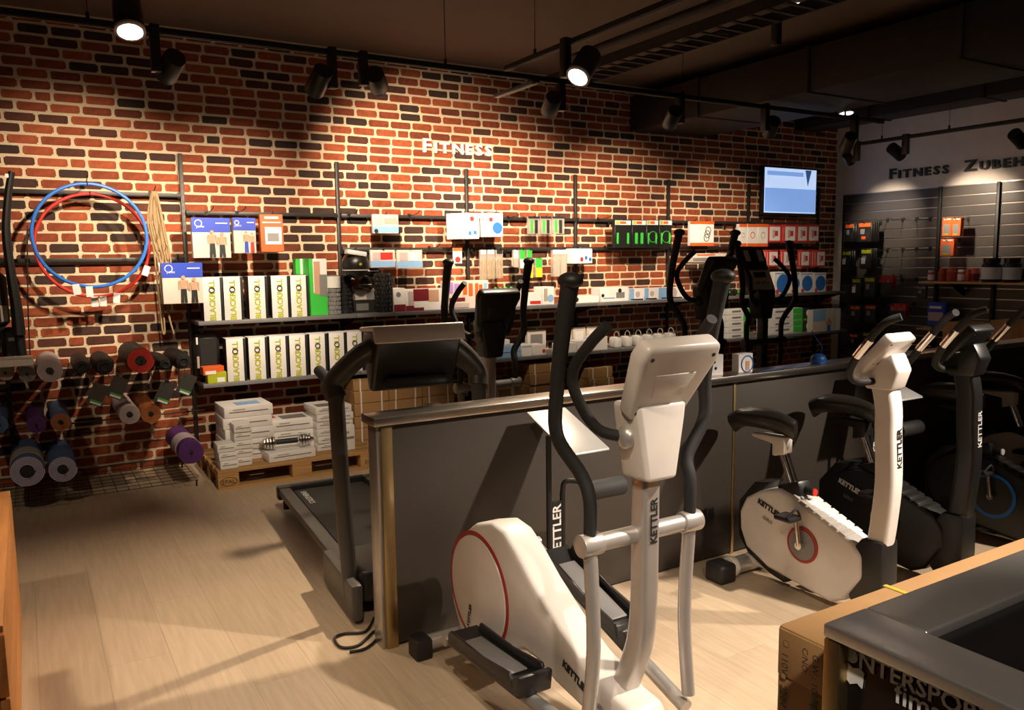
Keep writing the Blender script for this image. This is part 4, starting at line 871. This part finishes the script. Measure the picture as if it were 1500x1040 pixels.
# ================================================================== ELLIPTICALS
def elliptical(lbl, loc, rz=0., shell='machine_white', mastm='machine_silver', hull=True, text_on=True, back_m='machine_white', taller=0., screen=False, arm_m='machine_silver'):
    t = thing('elliptical_trainer', lbl, 'elliptical', loc, rz)
    # local frame: x across, y along the machine (flywheel at +y), origin on the floor; taken from a machine centred on (1.505, 2.2)
    def v(X, Y, Z): return Vector((X-1.505, Y-2.2, Z))
    st = MB().cyl(v(1.30, 2.86, .055), v(1.71, 2.86, .055), .032).build('rear_stabilizer', arm_m, t)
    for s in (-1, 1): MB().box(v(1.505+s*.23, 2.86, .045), (.075, .095, .09)).build('end_cap', 'rubber', st, .014)
    st = MB().cyl(v(1.25, 1.50, .05), v(1.76, 1.50, .05), .032).build('front_stabilizer', arm_m, t)
    for s in (-1, 1): MB().box(v(1.505+s*.29, 1.50, .045), (.075, .095, .09)).build('end_cap', 'rubber', st, .014)
    MB().box(v(1.505, 2.80, .09), (.06, .14, .05)).box(v(1.505, 1.65, .12), (.07, .4, .07)).build('base_frame', arm_m, t, .01)
    hp = [(2.875, .30), (2.85, .40), (2.775, .51), (2.66, .59), (2.53, .63), (2.44, .62), (2.36, .575), (2.25, .495), (2.09, .40), (1.97, .345), (1.88, .32), (1.80, .295), (1.72, .288), (1.69, .25), (1.73, .18), (1.82, .17), (1.96, .18), (2.10, .195), (2.20, .225), (2.29, .225), (2.36, .20), (2.45, .10), (2.57, .055), (2.70, .06), (2.80, .11), (2.855, .2)]
    hp = [(y-2.2, z) for y, z in hp]
    h = MB().prism(hp, -.085, .05).build('hull', shell, t, .022, 3)
    C_ = v(1.505, 2.625, .335)
    for s in (-1, 1):
        MB().ring(C_+Vector((-.0855 if s < 0 else .0505, 0, 0)), .222, .009, 'X', 64, (1, .6)).build('red_ring', 'red_trim', h)
        MB().lathe([(.214, 0), (.21, .008), (.15, .016), (.05, .018), (.03, .02)], n=48).build('flywheel_cover', shell, h)
        cv = [c for c in kids(h) if c.name.startswith('flywheel_cover')][-1]; cv.location = C_+Vector((-.083 if s < 0 else .048, 0, 0)); cv.rotation_euler = (0, s*math.pi/2, 0)
    if text_on:
        yd = Vector((0, -.28, .96)); xd = Vector((0, -.96, -.28))
        text('KETTLER', .036, 'print_black', h, v(1.418, 1.985, .262), xd, yd, 'lettering', .001, .0012)
        text('UNIX', .03, 'machine_grey', h, v(1.418, 1.865, .228), xd, yd, 'lettering', .001)
        text('KETTLER', .026, 'print_black', h, v(1.401, 2.66, .22), (0, -.25, 1), (0, 1, .25), 'lettering', .001)
    # mast
    MB().tube([v(1.505, 1.862, .235), v(1.505, 1.80, .379), v(1.505, 1.768, .473), v(1.505, 1.754, .595), v(1.505, 1.75, .787), v(1.505, 1.749, 1.06+taller)], .032, 24, 6, flat=(1.1, .98), sq=.45).build('mast', mastm, t)
    if text_on: text('KETTLER', .034, 'print_black', t, v(1.518, 1.7135, .85), UPZ, LFT, 'lettering', .0015, .0006)
    # pivot bar and swing arms
    pz = .80+taller
    pv = MB().cyl(v(1.345, 1.765, pz), v(1.665, 1.765, pz), .026).build('pivot_bar', arm_m, t)
    for s in (-1, 1):
        X = 1.505+s*.19; XU = 1.505+(-.255 if s < 0 else .275); dy = .035*s; yu = 0 if s < 0 else -.035
        MB().cyl((s*.155, -.435, pz), (s*.225, -.435, pz), .033, n=24).build('pivot_collar', arm_m, pv, .004)
        MB().tube([v(X, 1.765, pz), v(X, 1.765+dy*.5, .5), v(X, 1.77-s*.01, .24)], .021, 14, 5).build('lower_arm', arm_m, t)
        MB().tube([v(X, 1.765, pz+.02), v(X, 1.765, pz+.13), v(X+s*.012, 1.79, pz+.2), v(XU, 1.83+yu, pz+.31), v(XU, 1.83+yu, pz+.44), v(XU, 1.80+yu, pz+.6), v(XU, 1.765+yu, pz+.735)], .0195, 14, 6, radii=(.0185, .0195, .02, .02, .021, .023, .026)).build('swing_handle', 'foam', t)
        MB().ball(v(XU, 1.762+yu, pz+.745), .032, (1, 1.25, .72)).build('handle_knob', 'rubber', t)
    # foot rails and pedals
    for s, rz_, fz, py0, pz0 in ((-1, .15, .2, 2.22, .19), (1, .46, .19, 2.30, .335)):
        X = 1.505+s*.19
        MB().tube([v(X, 2.66, rz_), v(X, 1.77, fz)], .024, 14, 1, flat=(1, 1)).build('foot_rail', 'machine_grey' if s < 0 else arm_m, t)
        MB().cyl(v(1.505+s*.09, 2.66, rz_), v(X+s*.03, 2.66, rz_), .022).build('crank_pin', arm_m, t)
        sl = (fz-rz_)/(1.77-2.66)
        po = .09 if s < 0 else .03
        def pp(Y, dz): return (Y+po-2.2, rz_+(Y+po-2.66)*sl+dz)
        pd = MB().prism([pp(2.47, .03), pp(2.47, .08), pp(2.42, .055), pp(2.05, .055), pp(1.98, .10), pp(1.96, .10), pp(1.97, .025)], s*.19-.065, s*.19+.065).build('pedal', 'plastic_black', t, .008)
        MB().prism([pp(2.40, .056), pp(2.40, .062), pp(2.08, .062), pp(2.08, .056)], s*.19-.042, s*.19+.042).build('pedal_pad', 'machine_grey', pd, .003)
        for q in (-1, 1): MB().prism([pp(2.46, .05), pp(2.44, .095), pp(2.2, .085), pp(2.02, .1), pp(2.0, .055)], s*.19+q*.062-.006, s*.19+q*.062+.006).build('pedal_rim', 'plastic_black', pd, .004)
    # console: neck, tilted slab, grips
    zt_ = taller
    MB().prism([(-.055, .975+zt_), (.055, .975+zt_), (.085, 1.15+zt_), (.09, 1.20+zt_), (-.09, 1.20+zt_), (-.085, 1.15+zt_)], -.525, -.405, 'Y').build('console_neck', back_m, t, .014, 3)
    slab = MB().prism([(-.10, 0), (.10, 0), (.142, .20), (.13, .25), (-.13, .25), (-.142, .20)], -.03, .03, 'Y').build('console', back_m, t, .016, 3)
    slab.location = (0, -.468, 1.165+zt_); slab.rotation_euler = (.53 if not screen else .42, 0, 0)
    MB().box((0, .03, .14), (.2, .006, .13)).build('display', 'lcd', slab, .003)
    MB().prism([(-.075, .16), (.075, .16), (.055, .08), (-.055, .08)], -.033, -.026, 'Y').build('back_recess', back_m, slab, .004)
    MB().box((0, -.0295, .05), (.17, .004, .005)).build('back_seam', 'machine_grey', slab)
    for x, z in ((-.11, .215), (.11, .215), (-.085, .03), (.085, .03)): MB().cyl((x, -.0295, z), (x, -.0325, z), .006, n=10).build('screw', 'print_black', slab)
    for s in (-1, 1):
        MB().ball((s*.075, -.455, 1.10+zt_), .036, (.8, 1, 1)).build('grip_joint', arm_m, t)
        MB().tube([(s*.08, -.45, 1.10+zt_), (s*.15, -.42, 1.125+zt_), (s*.20, -.395, 1.21+zt_), (s*.215, -.39, 1.29+zt_), (s*.205, -.46, 1.375+zt_), (s*.19, -.515, 1.425+zt_)], .0165, 12, 6).build('fixed_grip', 'foam', t)
    return t
elliptical('large white elliptical trainer with red ring in the foreground', (1.505, 2.2, 0))
elliptical('black elliptical trainer with silver mast behind the partition beside the treadmill', (2.37, 4.64, 0), 0, 'plastic_black', 'machine_silver', text_on=False, back_m='plastic_black', taller=.05, arm_m='machine_grey')
elliptical('dark elliptical trainer behind the partition with a slanted silver edged console', (3.80, 4.34, 0), .12, 'plastic_black', 'plastic_black', text_on=False, back_m='plastic_black', taller=.22, arm_m='upright_grey')
tD = elliptical('dark elliptical trainer behind the partition whose white console faces the camera', (4.80, 3.79, 0), math.pi, 'plastic_black', 'plastic_black', text_on=False, back_m='plastic_black', taller=.16, screen=True, arm_m='upright_grey')
c = [k for k in kids(tD) if k.name.startswith('console') and 'neck' not in k.name][0]
MB().box((0, .034, .10), (.24, .006, .16)).build('front_plate', 'machine_white', c, .006); MB().box((0, .039, .14), (.13, .003, .045)).build('front_display', 'lcd', c)
for k in range(5): MB().cyl(((k-2)*.03, .036, .07+.01*(k % 2)), ((k-2)*.03, .0405, .07+.01*(k % 2)), .007, n=10).build('button', 'print_black', c)
hd = MB().box((0, .02, .30), (.26, .03, .14)).build('speaker_panel', 'plastic_black', c, .008)
for s in (-1, 1): MB().box((s*.07, .037, .30), (.05, .003, .09)).build('speaker', 'print_white', hd)

# ================================================================== EXERCISE BIKES
def bike(lbl, loc, shell='machine_white', trim='machine_white', mastm='machine_white', ringm='red_trim', txt=True, disc='machine_grey', rz=0., rR=.085, sz=0.):
    t = thing('exercise_bike', lbl, 'exercise bike', loc, rz)
    def v(X, Y, Z): return Vector((X-3.08, Y-2.4, Z))
    rs = MB().cyl(v(2.93, 2.76, .06), v(3.23, 2.76, .06), .042, n=24).build('rear_stabilizer', 'machine_silver', t)
    for s in (-1, 1):
        MB().box(v(3.08+s*.215, 2.76, .05), (.11, .12, .10)).build('end_cap', 'rubber', rs, .02, 3); MB().cyl(v(3.08+s*.125, 2.76, .06), v(3.08+s*.165, 2.76, .06), .05, n=24).build('clamp', trim, rs, .006)
    fs = MB().cyl(v(2.90, 2.03, .05), v(3.26, 2.03, .05), .038, n=24).build('front_stabilizer', 'rubber', t)
    for s in (-1, 1): MB().box(v(3.08+s*.20, 2.03, .045), (.08, .1, .09)).build('end_cap', 'rubber', fs, .015)
    MB().box(v(3.08, 2.66, .085), (.07, .22, .05)).build('rear_strut', trim, t, .008)
    hp = [(2.785, .33), (2.78, .24), (2.74, .155), (2.60, .09), (2.24, .045), (2.17, .08), (2.085, .21), (2.09, .31), (2.14, .36), (2.42, .475), (2.54, .50), (2.66, .465), (2.745, .41)]
    h = MB().prism([(y-2.4, z) for y, z in hp], -.07, .07).build('hull', shell, t, .022, 3)
    bk = [(2.80, .38), (2.80, .20), (2.74, .125), (2.60, .06), (2.50, .04), (2.50, .09), (2.62, .12), (2.72, .19), (2.74, .38), (2.66, .45), (2.60, .52), (2.70, .50)]
    MB().prism([(y-2.4, z) for y, z in bk], -.055, .055).build('rear_guard', 'plastic_black', t, .01)
    for k in range(7):
        y = 2.17+k*.042; MB().box(v(3.08, y+.02, .3690+(y-2.14)*.41), (.125, .034, .004), Matrix.Rotation(.39, 3, 'X')).build('cover_rib', shell, h, .004)
    for s in (-1, 1):
        cc = v(3.08+s*.071, 2.39, .272)
        MB().cyl(cc, cc+Vector((s*.006, 0, 0)), rR, n=40).build('crank_disc', ringm, h); MB().cyl(cc+Vector((s*.004, 0, 0)), cc+Vector((s*.009, 0, 0)), rR*.84, n=40).build('crank_plate', disc, h)
        MB().cyl(cc, cc+Vector((s*.035, 0, 0)), .018, n=16).build('crank_hub', 'chrome', h)
        en = cc+Vector((s*.03, -s*.02, -s*.14))
        MB().tube([cc+Vector((s*.028, 0, 0)), en], .012, 10, 1).build('crank_arm', 'chrome', t)
        pd = MB().box(en+Vector((s*.055, 0, 0)), (.09, .095, .025)).build('pedal', 'plastic_black', t, .01); MB().tube([en+Vector((s*.02, -.04, .01)), en+Vector((s*.055, -.045, .05)), en+Vector((s*.095, -.03, .012))], .006, 8, 4).build('pedal_strap', 'rubber', pd)
    if txt:
        xd = Vector((0, -.95, -.30)); yd = Vector((0, -.30, .95)); lm = 'print_black' if shell == 'machine_white' else 'print_white'
        text('KETTLER', .036, lm, h, v(3.006, 2.592, .382), xd, yd, 'lettering', .001, .0015); text('GIRO', .026, 'machine_grey', h, v(3.006, 2.60, .325), xd, yd, 'lettering', .001)
        text('KETTLER', .043, 'print_black' if mastm == 'machine_white' else 'print_white', t, v(3.098, 1.9785, .80), (0, .045, 1), LFT, 'lettering', .001, .0004)
    # seat
    MB().tube([v(3.08, 2.48, .45), v(3.08, 2.58+sz*.4, .68+sz)], .024, 16, 1).build('seat_post', 'chrome', t)
    MB().box(v(3.08, 2.50, .50), (.09, .13, .07), Matrix.Rotation(-.35, 3, 'X')).build('post_clamp', 'plastic_black', t, .012)
    kb = MB().cyl(v(3.08, 2.44, .51), v(3.08, 2.39, .51), .02).build('adjust_knob', 'plastic_black', t, .004); MB().cyl(v(3.08, 2.392, .51), v(3.08, 2.384, .51), .017).build('knob_cap', 'red' if shell == 'machine_white' else 'print_white', kb)
    MB().prism([(y-2.4, z) for y, z in ((2.545, .66), (2.62, .64), (2.62, .70), (2.75, .715), (2.75, .735), (2.545, .745))], -.032, .032).build('seat_bracket', trim, t, .01)
    sd = MB(); ys = (2.88, 2.86, 2.80, 2.72, 2.64, 2.57, 2.52, 2.505); ws = (.04, .085, .105, .098, .066, .042, .03, .014); zs_ = (.80, .822, .845, .85, .848, .838, .825, .815); rr = []
    for y, wd, z in zip(ys, ws, zs_): rr.append([sd.bm.verts.new(v(3.08+math.cos(a)*wd, y, z+(math.sin(a)*.028 if math.sin(a) > 0 else math.sin(a)*.07)-.02)) for a in [2*math.pi*k/18 for k in range(18)]])
    for a, b in zip(rr, rr[1:]):
        for k in range(18): sd.bm.faces.new((a[k], a[(k+1) % 18], b[(k+1) % 18], b[k]))
    sd.bm.faces.new(rr[0]); sd.bm.faces.new(rr[-1][::-1]); sd.build('saddle', 'leather_black', t)
    # front base, mast, console
    MB().prism([(y-2.4, z) for y, z in ((2.19, .26), (2.10, .385), (2.0, .39), (1.995, .20), (2.0, .05), (2.10, .05), (2.15, .1))], -.058, .058).build('mast_base', 'plastic_black', t, .01)
    MB().tube([v(3.08, 2.05, .35), v(3.08, 2.035, .45), v(3.08, 2.02, .65), v(3.08, 2.03, .85), v(3.08, 2.035, .97), v(3.08, 2.06, 1.08)], .042, 24, 6, flat=(1.1, 1.0), sq=.45).build('mast', mastm, t)
    nk = MB().prism([(y-2.4, z) for y, z in ((2.115, 1.04), (1.995, 1.045), (1.965, 1.13), (2.0, 1.2), (2.13, 1.12))], -.05, .05).build('console_neck', trim, t, .01)
    sl = MB().prism([(-.09, 0), (.09, 0), (.105, .10), (.085, .265), (-.085, .265), (-.105, .10)], -.024, .024, 'Y').build('console', trim, t, .012, 3); sl.location = v(3.08, 2.16, 1.07); sl.rotation_euler = (.70, 0, 0)
    MB().box((0, .0245, .15), (.14, .004, .12)).build('display', 'lcd', sl); MB().box((0, -.0245, .13), (.17, .003, .006)).build('back_seam', 'machine_grey', sl)
    for x, z in ((-.07, .24), (.07, .24), (0, .03)): MB().cyl((x, -.0235, z), (x, -.0265, z), .005, n=10).build('screw', 'print_black', sl)
    for s in (-1, 1):
        g = MB().tube([v(3.08+s*.045, 2.08, 1.075), v(3.08+s*.13, 2.10, 1.08), v(3.08+s*.195, 2.085, 1.13), v(3.08+s*.215, 2.01, 1.24), v(3.08+s*.21, 1.93, 1.335), v(3.08+s*.185, 1.875, 1.365)], .0155, 12, 6).build('handlebar', 'foam', t)
        MB().tube([v(3.08+s*.212, 2.045, 1.195), v(3.08+s*.214, 1.985, 1.27)], .0175, 12, 1).build('pulse_sensor', 'chrome', g)
    return t
bike('white exercise bike with red ringed crank in front of the partition', (3.08, 2.4, 0))
bike('black exercise bike with white lettering right behind the white bike', (3.72, 2.42, 0), 'plastic_black', 'plastic_black', 'plastic_black', 'plastic_black', True, 'grey_plate')
bike('black exercise bike with a blue ring on its crank', (4.58, 2.34, 0), 'plastic_black', 'plastic_black', 'plastic_black', 'blue_ring', False, 'plastic_black', rR=.125)
bike('white exercise bike partly cut by the right picture edge', (5.25, 2.46, 0), 'machine_white', 'machine_white', 'machine_white', 'red_trim', False)

# ================================================================== TREADMILL
t = thing('treadmill', 'grey treadmill behind the left end of the partition', 'treadmill', (1.50, 3.32, 0), -.075)
MB().box((0, .12, .16), (.62, .34, .16)).build('motor_hood', 'plastic_black', t, .03, 3)
fr = MB().box((0, .95, .115), (.50, 1.55, .03)).build('deck', 'plastic_black', t, .004)
MB().box((0, 1.0, .134), (.46, 1.50, .006)).build('running_belt', 'rubber', t, .002)
for s in (-1, 1):
    MB().box((s*.285, .98, .135), (.075, 1.60, .05)).build('side_rail', 'tread_grey', t, .012)
    MB().box((s*.285, 1.78, .125), (.09, .07, .085)).build('rail_end_cap', 'plastic_black', t, .012); MB().cyl((s*.285, 1.72, .03), (s*.285, 1.72, .10), .02).build('foot', 'rubber', t)
    MB().box((s*.34, .16, .11), (.055, .52, .17)).build('base_shoe', 'tread_grey', t, .018)
    MB().tube([(s*.335, .02, .10), (s*.345, .06, .5), (s*.35, .10, 1.02)], .032, 12, 4, flat=(.8, 1.15)).build('upright', 'tread_grey', t)
    MB().tube([(s*.35, .10, 1.0), (s*.355, .12, 1.06), (s*.30, .10, 1.13), (s*.23, .08, 1.19), (s*.17, .06, 1.22)], .05, 14, 6, flat=(.75, 1.0)).build('console_arm', 'tread_grey', t)
    MB().tube([(s*.35, .10, 1.05), (s*.355, .22, 1.07), (s*.355, .38, 1.09)], .026, 12, 3).build('hand_grip', 'foam', t)
MB().box((0, 1.82, .13), (.52, .05, .06)).build('rear_roller_cover', 'plastic_black', t, .01)
cs = MB().prism([(.16, 1.29), (-.04, 1.31), (-.06, 1.25), (.05, 1.02), (.10, 1.02), (.18, 1.22)], -.20, .20).build('console', 'plastic_black', t, .016, 3)
MB().prism([(.17, 1.305), (-.05, 1.325), (-.075, 1.25), (-.06, 1.245), (-.035, 1.30), (.16, 1.285)], -.215, .215).build('console_hood', 'machine_white', cs, .01)  # silvery hood coloured white to stand in for light from above
MB().box((0, .02, 1.06), (.3, .05, .05)).build('console_base', 'plastic_black', cs, .01)
text('ENERGETICS', .05, 'print_white', t, (-.2, 1.55, .1375), (0, -1, 0), (1, 0, 0), 'lettering', .0006)
pts = [aZ(x, y, .012)  for x, y in ((548, 905), (535, 925), (505, 928), (490, 935), (500, 948), (525, 945), (548, 925), (552, 935), (535, 950), (512, 955))]
o = MB().tube(pts, .006, 8, 6).build('power_cable', 'rubber'); tag(o, 'black power cable coiled on the floor at the treadmill foot', 'cable')

# ================================================================== FOLDED BENCHES
def bench(lbl, dx, dy=0.):
    t = thing('folded_bench', lbl, 'training bench', (1.88+dx, 2.78+dy, 0))
    b = MB().prism([(.13, .935), (.135, .945), (-.185, .822), (-.19, .812)], -.05, .155).build('board', 'grey_plate', t, .003)
    for x in (-.025, .045): MB().tube([(x, .0, .02), (x, .0, .45), (x, .0, .86 if x < 0 else .60)], .012, 10, 1).build('frame_tube', 'black_metal', t)
    MB().tube([(.045, 0, .60), (.05, -.01, .65), (.09, -.04, .655), (.14, -.06, .63)], .011, 10, 5).build('roller_bracket', 'black_metal', t)
    fr_ = MB().cyl((.12, -.07, .61), (.32, -.07, .61), .042, n=24).build('foam_roller', 'foam', t, .008)
    MB().cyl((.11, -.07, .61), (.33, -.07, .61), .012, n=12).build('roller_axle', 'chrome', fr_)
    MB().box((.01, .0, .42), (.06, .014, .30)).build('name_plate', 'plastic_black', t, .003)
    text('KETTLER', .06, 'print_white', t, (.03, -.008, .44), UPZ, LFT, 'lettering', .001, .001)
    MB().box((.01, 0, .015), (.2, .06, .03)).build('base', 'black_metal', t, .006); MB().box((.01, -.12, .015), (.06, .26, .03)).build('base_foot', 'black_metal', t, .006)
    return t
bench('folded training bench with grey board leaning by the foreground elliptical', 0)
bench('folded training bench with grey board behind the black bike', 2.2)

# ================================================================== COUNTER, CARTON, CRATE IN THE FOREGROUND
ZC = .9; ca = aZ(1205, 912, ZC); CX0, CY1 = ca.x, ca.y; CX1, CY0 = 2.75, -.25
t = thing('display_counter', 'dark counter with broad brushed steel rim and white lettering', 'counter', ((CX0+CX1)/2, (CY0+CY1)/2, 0)); lx, ly = (CX0+CX1)/2, (CY0+CY1)/2
wx, wy = CX1-CX0, CY1-CY0
MB().box((0, 0, .43), (wx-.06, wy-.05, .84)).build('body', 'counter_black', t, .004)
for sx in (-1, 1):
    for sy in (-1, 1): MB().box((sx*(wx/2-.02), sy*(wy/2-.02), .435), (.036, .036, .87)).build('corner_post', 'brass_trim', t, .003)
rm = .13
for nm, c_, d_ in (('rim', (-wx/2+rm/2, 0, ZC-.014), (rm, wy, .028)), ('rim', (wx/2-rm/2, 0, ZC-.014), (rm, wy, .028)), ('rim', (0, wy/2-rm/2, ZC-.0142), (wx-2*rm, rm, .0278)), ('rim', (0, -wy/2+rm/2, ZC-.0142), (wx-2*rm, rm, .0278))):
    MB().box(c_, d_).build(nm, 'steel_dark', t, .006, 3)
MB().box((0, 0, ZC-.03), (wx-2*rm+.01, wy-2*rm+.01, .02)).build('inset_top', 'counter_black', t)
fx = -wx/2+.028
lg = text('NTERSPORT', .046, 'print_white', t, (fx, aX(1257, 976, CX0+.028).y-ly, aX(1257, 976, CX0+.028).z), (0, -1, 0), UPZ, 'lettering', .0008, .0008, False)
text('fima', .055, 'print_white', t, (fx, aX(1310, 1027, CX0+.028).y-ly, aX(1310, 1027, CX0+.028).z), (0, -1, 0), UPZ, 'lettering', .0008, .0006, False)
MB().cyl((fx-.001, wy/2-.045, .845), (fx+.001, wy/2-.045, .845), .014).build('logo_dot', 'print_white', t)
MB().prism([(wy/2-.036, .83), (wy/2-.05, .822), (wy/2-.066, .828), (wy/2-.074, .822), (wy/2-.07, .79), (wy/2-.06, .796), (wy/2-.045, .788), (wy/2-.036, .795)], fx-.001, fx+.001).build('logo_flag', 'print_white', t)
ZB = .76; b0 = aZ(1140, 914, ZB)
t = thing('cardboard_box', 'long brown carton with voltage print beside the steel rimmed counter', 'box', (b0.x+.95, (b0.y+CY1+.01)/2, 0)); by = (b0.y-CY1-.01)
MB().box((0, 0, ZB/2), (1.9, by, ZB)).build('carton', 'carton', t, .008)
MB().box((-.952, 0, ZB-.06), (.004, by-.01, .11)).build('end_flap', 'carton', t, .002)
for x in (-.55, .15): MB().box((x, 0, ZB+.001), (.014, by+.004, .003)).build('yellow_strap', 'tape_yellow', t)
MB().box((.45, -.03, ZB+.0015), (.3, by*.7, .002)).build('paper_label', 'paper_green', t)
MB().box((-.82, -.02, ZB+.001), (.05, .05, .002)).build('recycling_mark', 'print_black', t)
cxl = b0.x-.003; oy = (b0.y+CY1+.01)/2
def ctext(tx, size, px, py):
    p_ = aX(px, py, cxl); me_ = text(tx, size, 'print_black', t, (-.9535, p_.y-oy, p_.z), (0, 0, -1), (0, -1, 0), 'lettering', .0006, 0., False)
ctext('110V', .026, 1146, 953); ctext('220V', .026, 1143, 1001); ctext('C/NO:', .022, 1176, 947); ctext('G.W.: 100 kgs (220', .024, 1191, 957)
for px, py in ((1152, 943), (1148, 990)):
    p_ = aX(px, py, cxl); MB().box((-.953, p_.y-oy, p_.z), (.002, .014, .014)).build('check_box', 'print_black', t); MB().box((-.9545, p_.y-oy, p_.z), (.002, .011, .011)).build('check_box_fill', 'carton', t)
for k in range(26): MB().box((-.45+k*.028+(.15 if k > 12 else 0), -.05, ZB+.0006), (.016 if k % 3 else .022, .02 if k % 2 else .016, .0012)).build('faded_print', 'machine_grey', t)
q = aZ(32, 905); t = thing('wooden_crate', 'orange brown wooden plank box at the left picture edge', 'crate', (q.x-.4, q.y-.8, 0))
for k in range(3):
    MB().box((.388, 0, .10+k*.19), (.024, 1.6, .184)).build('plank', 'wood_crate', t, .003); MB().box((-.388, 0, .10+k*.19), (.024, 1.6, .184)).build('plank', 'wood_crate', t, .003)
    for s in (-1, 1): MB().box((0, s*.788, .10+k*.19), (.752, .024, .184)).build('plank', 'wood_crate', t, .003)
for k in range(5): MB().box((-.32+k*.16, 0, .59), (.156, 1.6, .022)).build('top_plank', 'wood_crate', t, .003)
